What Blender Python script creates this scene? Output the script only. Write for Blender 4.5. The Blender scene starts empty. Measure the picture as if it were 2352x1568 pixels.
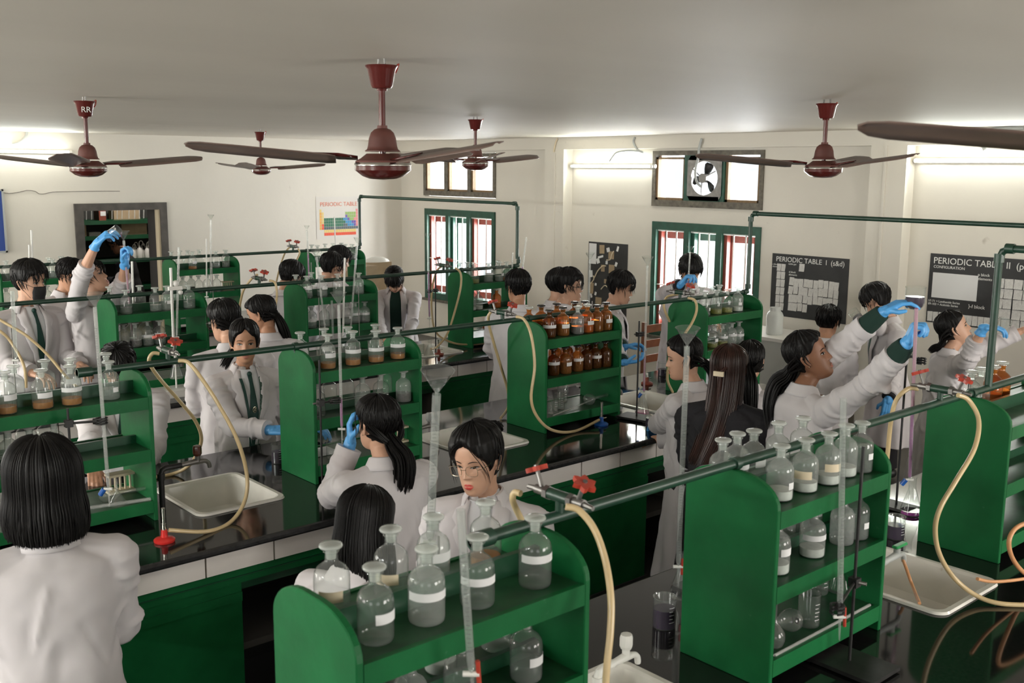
import bpy, math, random
import numpy as np
from mathutils import Vector, Matrix
C = bpy.context.scene
COL = C.collection
random.seed(7); RNG = np.random.RandomState(11)

# ------------------------------------------------------------------ camera
CAM_Z = 2.393
FPX, PITCH, YAW, ROLL = 2360.26, 0.167281294, 0.721570865, 0.00732352616
_fw = np.array([math.sin(YAW)*math.cos(PITCH), math.cos(YAW)*math.cos(PITCH), -math.sin(PITCH)])
_r = np.array([math.cos(YAW), -math.sin(YAW), 0.0]); _u = np.cross(_r, _fw)
CR = math.cos(ROLL)*_r + math.sin(ROLL)*_u
CU = -math.sin(ROLL)*_r + math.cos(ROLL)*_u
cd = bpy.data.cameras.new('camera'); cam = bpy.data.objects.new('camera', cd); COL.objects.link(cam)
cam.matrix_world = Matrix(((CR[0], CU[0], -_fw[0], 0), (CR[1], CU[1], -_fw[1], 0), (CR[2], CU[2], -_fw[2], CAM_Z), (0, 0, 0, 1)))
cd.sensor_width = 36; cd.lens = 36*FPX/2352; cd.clip_start = .05; cd.clip_end = 100
cd.dof.use_dof = True; cd.dof.focus_distance = 5.6; cd.dof.aperture_fstop = 6.5
C.camera = cam

def at(u, v, X=None, Y=None, Z=None):
    "the point of the room seen at a picture position, on a known plane of the room"
    d = (u-1176)/FPX*CR-(v-784)/FPX*CU+_fw
    t = X/d[0] if X is not None else Y/d[1] if Y is not None else (Z-CAM_Z)/d[2]
    return Vector(d*t+np.array([0, 0, CAM_Z]))
def xat(u, Y, z):
    lo, hi = -3., 12.
    for _ in range(40):
        m = (lo+hi)/2; p = np.array([m, Y, z-CAM_Z]); w = p@_fw
        if 1176+FPX*(p@CR)/w < u: lo = m
        else: hi = m
    return lo

# ------------------------------------------------------------------ world, light, exposure
C.view_settings.view_transform = 'Standard'; C.view_settings.look = 'None'
C.view_settings.gamma = 1; C.view_settings.use_curve_mapping = False
C.view_settings.exposure = 0.68
w = bpy.data.worlds.new('sky'); C.world = w; w.use_nodes = True
nt = w.node_tree; bg = nt.nodes['Background']
bg.inputs[1].default_value = 1.7
tc = nt.nodes.new('ShaderNodeTexCoord'); nz = nt.nodes.new('ShaderNodeTexNoise'); nz.inputs['Scale'].default_value = 9
cr = nt.nodes.new('ShaderNodeValToRGB'); cr.color_ramp.elements[0].position = .38; cr.color_ramp.elements[1].position = .62
cr.color_ramp.elements[0].color = (.40, .43, .46, 1); cr.color_ramp.elements[1].color = (.80, .82, .84, 1)
nt.links.new(tc.outputs['Generated'], nz.inputs['Vector']); nt.links.new(nz.outputs[0], cr.inputs[0]); nt.links.new(cr.outputs[0], bg.inputs[0])
try:
    C.cycles.transparent_max_bounces = 40; C.cycles.max_bounces = 7; C.cycles.diffuse_bounces = 4; C.cycles.glossy_bounces = 3
    C.cycles.transmission_bounces = 6; C.cycles.use_denoising = True; C.cycles.use_adaptive_sampling = True; C.cycles.adaptive_threshold = .02
    C.cycles.caustics_reflective = False; C.cycles.caustics_refractive = False
except Exception: pass
def area(name, loc, d, sx, sy, power, col=(1, 1, 1)):
    l = bpy.data.lights.new(name, 'AREA'); l.shape = 'RECTANGLE'; l.size = sx; l.size_y = sy; l.energy = power; l.color = col
    o = bpy.data.objects.new(name, l); COL.objects.link(o); o.location = loc
    o.rotation_euler = Vector(d).to_track_quat('-Z', 'Y').to_euler(); return o
# daylight coming in at the windows of the two walls behind the photographer, and at the windows in view
for y, pw_ in ((-.6, 14), (3.2, 52), (7.4, 120), (11., 120)):
    area('daylight_left_wall_window', (-3.18, y, 1.55), (1, 0, -.05), 1.3, 1.9, pw_, (1.0, .965, .90))
for x, pw_ in ((-.6, 8), (3.4, 82), (6.8, 82)):
    area('daylight_front_wall_window', (x, -2.98, 1.6), (0, 1, -.05), 1.9, 1.3, pw_, (1.0, .965, .90))
for y0, z0, sz in ((11., 1.2, 1.2), (6.83, 1.2, 1.2), (11., 2.28, .5), (6.83, 2.28, .5)):
    area('daylight_right_wall_window', (9.12, y0, z0), (-1, 0, -.15), 1.35, sz, 95*sz/1.2, (.97, .99, 1.0))

# ------------------------------------------------------------------ materials
MATS = {}
def mat(name, col, rough=.5, metal=0., var=0., vs=6., bump=0., bs=30., spec=.5, coat=0., emit=None, es=0., dist=.01, stretch=None, sub=0., dirt=None, detail=4):
    if name in MATS: return MATS[name]
    m = bpy.data.materials.new(name); m.use_nodes = True; n = m.node_tree; b = n.nodes['Principled BSDF']
    b.inputs['Base Color'].default_value = (*col, 1); b.inputs['Roughness'].default_value = rough; b.inputs['Metallic'].default_value = metal
    b.inputs['Specular IOR Level'].default_value = spec
    if coat: b.inputs['Coat Weight'].default_value = coat; b.inputs['Coat Roughness'].default_value = .08
    if sub: b.inputs['Subsurface Weight'].default_value = sub; b.inputs['Subsurface Radius'].default_value = (.012, .005, .003); b.inputs['Subsurface Scale'].default_value = 1
    if emit: b.inputs['Emission Color'].default_value = (*emit, 1); b.inputs['Emission Strength'].default_value = es
    if var or bump or dirt:
        t = n.nodes.new('ShaderNodeTexCoord'); src = t.outputs['Object']
        if stretch:
            mp = n.nodes.new('ShaderNodeMapping'); mp.inputs['Scale'].default_value = stretch; n.links.new(src, mp.inputs[0]); src = mp.outputs[0]
    if var:
        z = n.nodes.new('ShaderNodeTexNoise'); z.inputs['Scale'].default_value = vs; z.inputs['Detail'].default_value = detail; n.links.new(src, z.inputs['Vector'])
        r = n.nodes.new('ShaderNodeValToRGB'); r.color_ramp.elements[0].position = .3; r.color_ramp.elements[1].position = .7
        r.color_ramp.elements[0].color = (*[c*(1-var) for c in col], 1); r.color_ramp.elements[1].color = (*[min(1, c*(1+var)) for c in col], 1)
        n.links.new(z.outputs[0], r.inputs[0]); out = r.outputs[0]
        if dirt:
            z2 = n.nodes.new('ShaderNodeTexNoise'); z2.inputs['Scale'].default_value = dirt[1]; z2.inputs['Detail'].default_value = 6; n.links.new(src, z2.inputs['Vector'])
            r2 = n.nodes.new('ShaderNodeValToRGB'); r2.color_ramp.elements[0].position = dirt[2]; r2.color_ramp.elements[1].position = dirt[2]+dirt[3]
            mx = n.nodes.new('ShaderNodeMix'); mx.data_type = 'RGBA'; n.links.new(z2.outputs[0], r2.inputs[0]); n.links.new(r2.outputs[0], mx.inputs[0])
            n.links.new(out, mx.inputs[6]); mx.inputs[7].default_value = (*dirt[0], 1); out = mx.outputs[2]
        n.links.new(out, b.inputs['Base Color'])
    if bump:
        z = n.nodes.new('ShaderNodeTexNoise'); z.inputs['Scale'].default_value = bs; z.inputs['Detail'].default_value = detail; n.links.new(src, z.inputs['Vector'])
        bp = n.nodes.new('ShaderNodeBump'); bp.inputs['Strength'].default_value = bump; bp.inputs['Distance'].default_value = dist
        n.links.new(z.outputs[0], bp.inputs['Height']); n.links.new(bp.outputs[0], b.inputs['Normal'])
    MATS[name] = m; return m
def glassmat(name, tint=(.97, .985, .975), edge=(.50, .56, .53), haze=.07, hcol=(.8, .82, .8), rough=.04):
    if name in MATS: return MATS[name]
    m = bpy.data.materials.new(name); m.use_nodes = True; n = m.node_tree; n.nodes.clear()
    o = n.nodes.new('ShaderNodeOutputMaterial'); tr = n.nodes.new('ShaderNodeBsdfTransparent'); gl = n.nodes.new('ShaderNodeBsdfGlossy')
    df = n.nodes.new('ShaderNodeBsdfDiffuse'); df.inputs[0].default_value = (*hcol, 1)
    gl.inputs['Roughness'].default_value = rough
    lw = n.nodes.new('ShaderNodeLayerWeight'); lw.inputs[0].default_value = .5
    pw = n.nodes.new('ShaderNodeMath'); pw.operation = 'POWER'; pw.inputs[1].default_value = 4.2; n.links.new(lw.outputs['Facing'], pw.inputs[0])
    mc = n.nodes.new('ShaderNodeMix'); mc.data_type = 'RGBA'; mc.inputs[6].default_value = (*tint, 1); mc.inputs[7].default_value = (*edge, 1)
    n.links.new(pw.outputs[0], mc.inputs[0]); n.links.new(mc.outputs[2], tr.inputs[0])
    m1 = n.nodes.new('ShaderNodeMixShader'); m1.inputs[0].default_value = haze; n.links.new(tr.outputs[0], m1.inputs[1]); n.links.new(df.outputs[0], m1.inputs[2])
    p5 = n.nodes.new('ShaderNodeMath'); p5.operation = 'POWER'; p5.inputs[1].default_value = 4.; n.links.new(lw.outputs['Facing'], p5.inputs[0]); fr = n.nodes.new('ShaderNodeMath'); fr.operation = 'MULTIPLY_ADD'; fr.inputs[1].default_value = .60; fr.inputs[2].default_value = .045; n.links.new(p5.outputs[0], fr.inputs[0])
    m2 = n.nodes.new('ShaderNodeMixShader'); n.links.new(fr.outputs[0], m2.inputs[0]); n.links.new(m1.outputs[0], m2.inputs[1]); n.links.new(gl.outputs[0], m2.inputs[2])
    n.links.new(m2.outputs[0], o.inputs[0]); MATS[name] = m; return m
def liquidmat(name, tint, haze, hcol):
    return glassmat(name, tint, tuple(t*.6 for t in tint), haze, hcol, .03)

M = {}
M['wall'] = mat('wall_plaster', (.67, .635, .565), .65, var=.035, vs=1.3, bump=.25, bs=9, dist=.01, detail=8, dirt=((.42, .38, .32), 5., .70, .10))
M['ceil'] = mat('ceiling_paint', (.69, .64, .56), .6, spec=.3, var=.04, vs=.8, bump=.30, bs=2.5, stretch=(.35, 1.6, 1), dist=.012, detail=3)
M['floor'] = mat('floor_stone', (.07, .065, .06), .45, var=.25, vs=3)
M['green'] = mat('green_gloss_paint', (.0085, .112, .034), .36, var=.2, vs=5, bump=.12, bs=30, dist=.004, spec=.16, dirt=((.03, .13, .06), 40., .70, .06))
M['green_dk'] = mat('dark_green_gloss_paint', (.005, .058, .023), .36, var=.2, vs=4, bump=.1, bs=30, dist=.003)
M['pipe'] = mat('green_pipe_paint', (.014, .045, .028), .36, var=.25, vs=14, bump=.1, bs=60, dist=.002)
M['black'] = mat('black_granite', (.009, .009, .009), .07, var=.6, vs=90, spec=.7, detail=2)
M['slab_edge'] = mat('granite_edge', (.020, .020, .021), .22, var=.3, vs=40)
M['tile'] = mat('white_tile', (.80, .75, .71), .16, var=.03, vs=3)
M['grout'] = mat('grout', (.20, .17, .14), .8)
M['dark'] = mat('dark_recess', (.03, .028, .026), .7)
M['sink'] = mat('white_ceramic', (.72, .70, .65), .15, var=.05, vs=9, dirt=((.32, .22, .10), 7., .72, .08))
M['maroon'] = mat('maroon_enamel', (.085, .013, .011), .20, var=.2, vs=7, coat=.3)
M['maroon_mat'] = mat('maroon_dusty', (.120, .040, .031), .55, var=.15, vs=9)
M['blade'] = mat('brown_fan_blade', (.150, .100, .082), .34, var=.15, vs=7)
M['chrome'] = mat('chrome', (.62, .60, .56), .18, metal=1)
M['steel'] = mat('grey_steel', (.22, .21, .20), .4, metal=.8, var=.2, vs=20)
M['iron'] = mat('black_iron', (.025, .024, .024), .45, metal=.4, var=.3, vs=30)
M['redk'] = mat('red_handle', (.42, .050, .030), .3, var=.12, vs=30)
M['hose'] = mat('tan_rubber', (.58, .44, .24), .33, var=.10, vs=12, coat=.2)
M['hose_o'] = mat('orange_rubber', (.60, .30, .14), .35, var=.1, vs=12)
M['red'] = mat('red_enamel', (.60, .03, .025), .25)
M['blue'] = mat('blue_plastic', (.02, .11, .42), .3)
M['coat'] = mat('white_coat_cloth', (.63, .595, .61), .82, var=.02, vs=7)
def folds(m, strength=.5, dist=.03):
    n = m.node_tree; b = n.nodes['Principled BSDF']; t = n.nodes.new('ShaderNodeTexCoord'); prev = None
    for sc_, st_, s_, d_ in ((3.6, (1, 1, .38), strength, dist), (9., (1., 1., .9), strength*.6, dist*.30)):
        mp = n.nodes.new('ShaderNodeMapping'); mp.inputs['Scale'].default_value = st_; n.links.new(t.outputs['Object'], mp.inputs[0])
        z = n.nodes.new('ShaderNodeTexNoise'); z.noise_type = 'RIDGED_MULTIFRACTAL'; z.inputs['Scale'].default_value = sc_; z.inputs['Detail'].default_value = .6; z.inputs['Distortion'].default_value = .7
        n.links.new(mp.outputs[0], z.inputs['Vector']); bp = n.nodes.new('ShaderNodeBump'); bp.inputs['Strength'].default_value = s_; bp.inputs['Distance'].default_value = d_
        n.links.new(z.outputs[0], bp.inputs['Height'])
        if prev: n.links.new(prev.outputs[0], bp.inputs['Normal'])
        prev = bp
    n.links.new(prev.outputs[0], b.inputs['Normal'])
folds(M['coat'], .45, .018)
M['shirt'] = mat('white_shirt_cloth', (.70, .70, .73), .75, bump=.3, bs=12, dist=.01)
M['blackc'] = mat('black_cloth', (.010, .009, .012), .85, bump=.5, bs=7, dist=.03)
M['greenc'] = mat('dark_green_wool', (.006, .030, .021), .9, bump=.3, bs=60, dist=.003)
M['tie'] = mat('bottle_green_tie', (.006, .045, .034), .55)
M['mask'] = mat('black_face_mask', (.014, .013, .014), .85)
M['glove'] = mat('blue_nitrile', (.10, .38, .78), .36, var=.08, vs=30, bump=.35, bs=55, dist=.004)
M['hair'] = mat('black_hair', (.0060, .0052, .0052), .46, var=.4, vs=50, spec=.20)
M['hair_b'] = mat('brown_hair', (.030, .011, .0075), .38, var=.6, vs=30, spec=.35, stretch=(1, 1, .12))
M['paper'] = mat('white_paper', (.70, .70, .70), .8)
M['paper_g'] = mat('grey_printed_paper', (.42, .41, .39), .8, var=.25, vs=120)
M['kraft'] = mat('brown_card', (.36, .27, .17), .8, var=.08, vs=15)
M['cream'] = mat('cream_label', (.66, .56, .40), .7)
M['chart'] = mat('black_chart_paper', (.020, .020, .021), .55, var=.3, vs=5)
M['chalk'] = mat('white_marker', (.75, .75, .72), .7)
M['dim'] = mat('dim_glaze', (.55, .42, .33), .6)
M['wood'] = mat('stained_wood', (.20, .125, .06), .6, var=.3, vs=12, stretch=(1, 6, 1))
M['woodg'] = mat('weathered_frame', (.13, .115, .09), .6, var=.35, vs=22)
M['wing'] = mat('window_green_paint', (.014, .072, .046), .4, var=.25, vs=14)
M['winr'] = mat('window_red_paint', (.22, .045, .030), .45, var=.15, vs=10)
M['pvc'] = mat('grey_conduit', (.40, .42, .41), .5)
M['white'] = mat('white_plastic', (.75, .74, .70), .35)
M['amberk'] = mat('dark_amber_knob', (.075, .018, .008), .1, coat=.5)
M['tube_on'] = mat('lit_tube', (.9, .9, .9), .4, emit=(.97, 1.0, .93), es=16)
M['lip'] = mat('lips_red', (.62, .07, .06), .35)
M['lip_n'] = mat('lips_natural', (.42, .16, .12), .45)
M['eyew'] = mat('eye_white', (.40, .37, .34), .35)
M['iris'] = mat('dark_iris', (.012, .007, .005), .1)
M['gold'] = mat('thin_metal_wire', (.62, .52, .38), .2, metal=1)
M['s_light'] = mat('skin_light', (.60, .345, .235), .48, var=.05, vs=9, sub=.0)
M['s_mid'] = mat('skin_tan', (.49, .255, .155), .48, var=.06, vs=9)
M['s_dark'] = mat('skin_brown', (.275, .125, .070), .45, var=.07, vs=9)
G = glassmat('clear_glass', (.95, .97, .955), (.20, .235, .215), .065); GB = glassmat('hazy_glass', (.88, .91, .89), (.22, .25, .23), .16)
GS = glassmat('ground_glass', (.90, .93, .91), (.30, .34, .31), .30, (.82, .84, .80), .12)
GTUBE = glassmat('tube_glass', (.93, .95, .94), (.25, .28, .27), .26, (.85, .85, .82))
GBR = glassmat('amber_glass', (.62, .30, .11), (.20, .07, .02), .12, (.45, .18, .05))
GOR = glassmat('orange_tinted_glass', (.80, .42, .15), (.42, .15, .04), .20, (.70, .30, .08))
L_am = liquidmat('amber_liquid', (.80, .42, .10), .45, (.62, .27, .04))
L_wa = liquidmat('water_liquid', (.86, .90, .88), .12, (.6, .64, .62))
L_ye = liquidmat('yellow_green_liquid', (.66, .66, .14), .35, (.45, .45, .08))
L_dk = mat('dark_brown_liquid', (.018, .008, .005), .12)
L_pu = mat('deep_purple_liquid', (.020, .003, .035), .1)
L_mg = mat('magenta_liquid', (.36, .012, .30), .2, emit=None)
L_pk = liquidmat('pink_liquid', (.85, .45, .65), .45, (.75, .30, .50))
L_wp = mat('white_powder', (.62, .63, .60), .9, var=.12, vs=60)
L_oj = mat('brown_orange_residue', (.42, .16, .035), .3)

# ------------------------------------------------------------------ mesh helpers
class MB:
    def __init__(s): s.v = []; s.f = []; s.m = []; s.mats = []
    def mi(s, m):
        if m is None: return 0
        if m not in s.mats: s.mats.append(m)
        return s.mats.index(m)
    def add(s, vs, fs, m=None):
        k = len(s.v); s.v += [tuple(map(float, p)) for p in vs]; s.f += [tuple(i+k for i in f) for f in fs]; s.m += [s.mi(m)]*len(fs)
    def box(s, a, b, m=None, rz=0, c=None, M4=None):
        x0, y0, z0 = a; x1, y1, z1 = b
        vs = [Vector(p) for p in ((x0, y0, z0), (x1, y0, z0), (x1, y1, z0), (x0, y1, z0), (x0, y0, z1), (x1, y0, z1), (x1, y1, z1), (x0, y1, z1))]
        if M4 is not None: vs = [M4@p for p in vs]
        s.add(vs, [(0, 3, 2, 1), (4, 5, 6, 7), (0, 1, 5, 4), (1, 2, 6, 5), (2, 3, 7, 6), (3, 0, 4, 7)], m)
    def tube(s, pts, rad, m=None, seg=10, cap=True, flat=1., up=None):
        pts = [Vector(p) for p in pts]; n = len(pts)
        if not hasattr(rad, '__len__'): rad = [rad]*n
        T = []
        for i in range(n):
            t = pts[min(i+1, n-1)]-pts[max(i-1, 0)]
            T.append(t.normalized() if t.length > 1e-9 else Vector((0, 0, 1)))
        a = up or (Vector((0, 0, 1)) if abs(T[0].z) < .9 else Vector((1, 0, 0)))
        nr = (a-T[0]*a.dot(T[0])).normalized(); vs = []; fs = []
        for i in range(n):
            nr = nr-T[i]*nr.dot(T[i]); nr = nr.normalized() if nr.length > 1e-6 else T[i].orthogonal().normalized()
            bn = T[i].cross(nr)
            for j in range(seg):
                an = 2*math.pi*j/seg
                vs.append(pts[i]+nr*(math.cos(an)*rad[i]*flat)+bn*(math.sin(an)*rad[i]))
        for i in range(n-1):
            for j in range(seg):
                k = (j+1) % seg; fs.append((i*seg+j, i*seg+k, (i+1)*seg+k, (i+1)*seg+j))
        if cap: fs.append(tuple(range(seg))[::-1]); fs.append(tuple((n-1)*seg+j for j in range(seg)))
        s.add(vs, fs, m)
    def capsule(s, a, b, ra, rb, m=None, seg=12):
        a = Vector(a); b = Vector(b); d = b-a
        if d.length < 1e-6: d = Vector((0, 0, 1e-3)); b = a+d
        t = d.normalized(); P = []; R = []
        for k in (0.05, .35, .7): ang = k*math.pi/2; P.append(a-t*ra*math.cos(ang)); R.append(ra*math.sin(ang))
        P.append(a); R.append(ra); P.append(b); R.append(rb)
        for k in (.7, .35, .05): ang = k*math.pi/2; P.append(b+t*rb*math.cos(ang)); R.append(rb*math.sin(ang))
        s.tube(P, R, m, seg)
    def ball(s, c, r, m=None, seg=12, Mx=None):
        if not hasattr(r, '__len__'): r = (r, r, r)
        vs = []; fs = []; nv = seg//2
        for i in range(1, nv):
            th = math.pi*i/nv
            for j in range(seg):
                ph = 2*math.pi*j/seg; p = Vector((r[0]*math.sin(th)*math.cos(ph), r[1]*math.sin(th)*math.sin(ph), r[2]*math.cos(th)))
                vs.append((Mx@p if Mx is not None else p)+Vector(c))
        for z in (r[2], -r[2]):
            p = Vector((0, 0, z)); vs.append((Mx@p if Mx is not None else p)+Vector(c))
        N = len(vs); 
        for i in range(nv-2):
            for j in range(seg):
                k = (j+1) % seg; fs.append((i*seg+j, (i+1)*seg+j, (i+1)*seg+k, i*seg+k))
        for j in range(seg):
            k = (j+1) % seg; fs.append((N-2, j, k)); fs.append((N-1, (nv-2)*seg+k, (nv-2)*seg+j))
        s.add(vs, fs, m)
    def lathe(s, prof, c=(0, 0, 0), m=None, seg=20, axis=None, close=True):
        vs = []; fs = []; n = len(prof); q = None
        if axis is not None: q = Vector(axis).to_track_quat('Z', 'Y')
        for r, h in prof:
            for j in range(seg):
                a = 2*math.pi*j/seg; p = Vector((r*math.cos(a), r*math.sin(a), h))
                vs.append((q@p if q else p)+Vector(c))
        for i in range(n-1):
            for j in range(seg):
                k = (j+1) % seg; fs.append((i*seg+j, i*seg+k, (i+1)*seg+k, (i+1)*seg+j))
        if close:
            if prof[0][0] > 1e-4: fs.append(tuple(range(seg))[::-1])
            if prof[-1][0] > 1e-4: fs.append(tuple((n-1)*seg+j for j in range(seg)))
        s.add(vs, fs, m)
    def prism(s, poly, a, b, m=None, f=None):
        "poly: list of 2D points; f maps (p,q,t) to xyz"
        n = len(poly); vs = [f(p, q, a) for p, q in poly]+[f(p, q, b) for p, q in poly]
        fs = [tuple(range(n))[::-1], tuple(range(n, 2*n))]+[(i, (i+1) % n, n+(i+1) % n, n+i) for i in range(n)]
        s.add(vs, fs, m)
    def mesh(s, name, m=None, smooth=True, angle=None):
        me = bpy.data.meshes.new(name); me.from_pydata(s.v, [], s.f)
        if s.mats:
            for q in s.mats: me.materials.append(q)
            me.polygons.foreach_set('material_index', s.m)
        elif m: me.materials.append(m)
        if smooth:
            me.polygons.foreach_set('use_smooth', [True]*len(me.polygons))
            if angle is not None or True:
                try: me.set_sharp_from_angle(angle=math.radians(angle or 38))
                except Exception: pass
        me.update(); return me
    def build(s, name, m=None, parent=None, smooth=True, loc=None, angle=None):
        o = bpy.data.objects.new(name, s.mesh(name, m, smooth, angle)); COL.objects.link(o)
        if parent is not None: o.parent = parent
        if loc is not None: o.location = loc
        return o
def tag(o, label=None, cat=None, group=None, kind=None):
    if label: o['label'] = label
    if cat: o['category'] = cat
    if group: o['group'] = group
    if kind: o['kind'] = kind
    return o
def empty(name, loc, label=None, cat=None, group=None, rz=0):
    o = bpy.data.objects.new(name, None); COL.objects.link(o); o.location = loc; o.rotation_euler = (0, 0, rz); o.empty_display_size = .1
    return tag(o, label, cat, group)
def part(name, me, parent, loc=None, label=None):
    o = bpy.data.objects.new(name, me); COL.objects.link(o); o.parent = parent
    if loc is not None: o.location = loc
    if label: o['label'] = label
    return o
def spline(P, n=8):
    P = [Vector(p) for p in P]; out = []
    for i in range(len(P)-1):
        p0 = P[max(i-1, 0)]; p1 = P[i]; p2 = P[i+1]; p3 = P[min(i+2, len(P)-1)]
        for k in range(n):
            t = k/n; out.append(.5*((2*p1)+(p2-p0)*t+(2*p0-5*p1+4*p2-p3)*t*t+(3*p1-p0-3*p2+p3)*t**3))
    out.append(P[-1]); return out
def text(s, size, m, parent, M4, name='lettering', ext=.0008, shear=0):
    c = bpy.data.curves.new(name, 'FONT'); c.body = s; c.size = size; c.extrude = ext; c.materials.append(m); c.shear = shear; c.resolution_u = 3
    o = bpy.data.objects.new(name, c); COL.objects.link(o); o.parent = parent; o.matrix_local = M4; return o
def struct(o): o['kind'] = 'structure'; return o
# ------------------------------------------------------------------ the room
CZ = 2.753; XR = 8.75; XB = 8.60; YL = 12.40; X0, Y0 = -3.0, -2.8
def slab(name, a, b, m): mb = MB(); mb.box(a, b, m); return struct(mb.build(name, smooth=False))
slab('floor', (X0-.2, Y0-.2, -.1), (XR+.3, 15.2, 0), M['floor'])
slab('ceiling', (X0-.2, Y0-.2, CZ), (XR+.3, 15.2, CZ+.12), M['ceil'])
def wall_grid(name, fixed, thick, us, vs, holes, axis, m):
    "a wall as one mesh of blocks around its openings"
    mb = MB()
    for i in range(len(us)-1):
        for j in range(len(vs)-1):
            cu, cv = (us[i]+us[i+1])/2, (vs[j]+vs[j+1])/2
            if any(h[0] < cu < h[1] and h[2] < cv < h[3] for h in holes): continue
            if axis == 'x': mb.box((fixed, us[i], vs[j]), (fixed+thick, us[i+1], vs[j+1]), m)
            else: mb.box((us[i], fixed, vs[j]), (us[i+1], fixed+thick, vs[j+1]), m)
    return struct(mb.build(name, smooth=False))
W = [(10.29, 11.82, .555, 1.822), (6.15, 7.585, .555, 1.822), (10.28, 11.84, 2.003, 2.582), (6.15, 7.605, 1.99, 2.588)]
wr = wall_grid('wall_right', XR, .13, [Y0, 6.15, 7.595, 10.285, 11.83, YL+.2], [0, .555, 1.822, 1.995, 2.585, CZ],
               [(6.15, 7.595, .555, 1.822), (6.15, 7.595, 1.995, 2.585), (10.285, 11.83, .555, 1.822), (10.285, 11.83, 1.995, 2.585)], 'x', M['wall'])
wl = wall_grid('wall_back', YL, .2, [X0, 4.11, 5.215, XR+.26], [0, 1.945, CZ], [(4.11, 5.215, 0, 1.945)], 'y', M['wall'])
HL = [(-1.5, .3), (2.3, 4.1), (6.5, 8.3), (10.1, 11.9)]
us = [Y0-.2]+[q for h in HL for q in h]+[YL+.2]
wall_grid('wall_left', X0-.2, .2, us, [0, .9, 2.2, CZ], [(a, b, .9, 2.2) for a, b in HL], 'x', M['wall'])
HF = [(-1.5, .3), (2.5, 4.3), (5.9, 7.7)]
us = [X0]+[q for h in HF for q in h]+[XR+.26]
wall_grid('wall_front', Y0-.2, .2, us, [0, .95, 2.25, CZ], [(a, b, .95, 2.25) for a, b in HF], 'y', M['wall'])
# pillars and beam standing proud of the window wall
pa0, pa1 = at(1294, 420, X=XB).y, at(1251, 420, X=XB).y
pb0, pb1 = at(2079, 420, X=XB).y, at(1996, 420, X=XB).y
zb = at(1296, 343, X=XB).z
for i, (a, b) in enumerate(((pa0, pa1), (pb0, pb1))):
    mb = MB(); mb.box((XB, a, 0), (XR+.02, b, zb), M['wall']); o = mb.build('pillar', smooth=False); struct(o)
    o['label'] = ['white plastered pillar between the two window bays', 'white plastered pillar between the two black charts'][i]
slab('beam', (XB-.002, Y0, zb), (XR+.02, YL, CZ), M['wall'])
# hairline crack in the back wall
pts = [at(u, v, Y=YL-.002) for u, v in ((0, 440), (20, 444), (45, 441), (62, 437), (80, 439), (90, 445), (103, 445), (120, 441), (160, 440), (215, 439), (275, 439))]
mb = MB(); mb.tube(spline(pts, 3), .0035, mat('crack', (.16, .14, .12), .9), 5); mb.build('crack', parent=wl)
# ---- windows
def lower_window(n, y0, y1, z0, z1, red):
    t = empty('window_%d' % n, (XR, y0, z0)); t['kind'] = 'structure'; t['label'] = 'barred green framed casement window with shutters ajar' + (', behind the mid bench' if n == 1 else ', beside the black card collage')
    Wd, Hh = y1-y0, z1-z0; f = MB(); g = M['wing']; b = .085
    f.box((-.02, 0, Hh-b), (.08, Wd, Hh), g); f.box((-.02, 0, 0), (.08, Wd, b), g); f.box((-.019, 0, b), (.079, b*.7, Hh-b), g); f.box((-.019, Wd-b*.7, b), (.079, Wd, Hh-b), g)
    c1, c2 = Wd*.36, Wd*.66
    for c in (c1, c2): f.box((-.019, c-.035, b), (.079, c+.035, Hh-b), g)
    f.build('window_frame', parent=t, smooth=False)
    bays = [(b*.7, c1-.035), (c1+.035, c2-.035), (c2+.035, Wd-b*.7)]
    for i, (a, c) in enumerate(bays):
        colr = M['winr'] if i in red else M['wing']
        # shutter leaf pushed outwards, hinged at its far edge
        s = MB(); wd = (c-a)*.92; hh = Hh-2*b; ang = math.radians(38 if i != 1 else 50)
        Mx = Matrix.Translation((.10, c, b)) @ Matrix.Rotation(-math.pi/2-0+ang*.0, 4, 'Z')
        for (p, q) in (((0, 0, 0), (.06, .03, hh)), ((wd-.06, 0, 0), (wd, .03, hh)), ((0, 0, hh-.1), (wd, .03, hh)), ((0, 0, 0), (wd, .03, .09))):
            s.box(p, q, colr, M4=Matrix.Translation((.09, c, b)) @ Matrix.Rotation(math.radians(-90+12), 4, 'Z'))
        s.build('shutter', parent=t, smooth=False)
        s = MB(); s.box((.03, a, b), (.09, a+.045, Hh-b), colr); s.box((.03, c-.04, b), (.09, c, Hh-b), colr); s.build('jamb_strip', parent=t, smooth=False)
        r = MB()
        for k in (.32, .68):
            yy = a+(c-a)*k; r.tube([(.015, yy, b*.8), (.015, yy, Hh-b*.8)], .009, M['white'], 6)
        r.tube([(.02, a, Hh-b-.01), (.02, c, Hh-b-.01)], .01, M['white'], 6); r.tube([(.02, a, Hh*.45), (.02, c, Hh*.45)], .006, M['white'], 6)
        r.build('window_bar', parent=t)
    s = MB(); s.box((-.05, -.03, -.035), (.1, Wd+.03, 0), M['woodg']); s.build('window_sill', parent=t, smooth=False)
    return t
lower_window(1, *W[0], (0, 2)); lower_window(2, *W[1], (0, 2))
pane = glassmat('window_pane', (.97, .98, .98), (.7, .75, .75), .05, (.9, .9, .9), .02)
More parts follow.
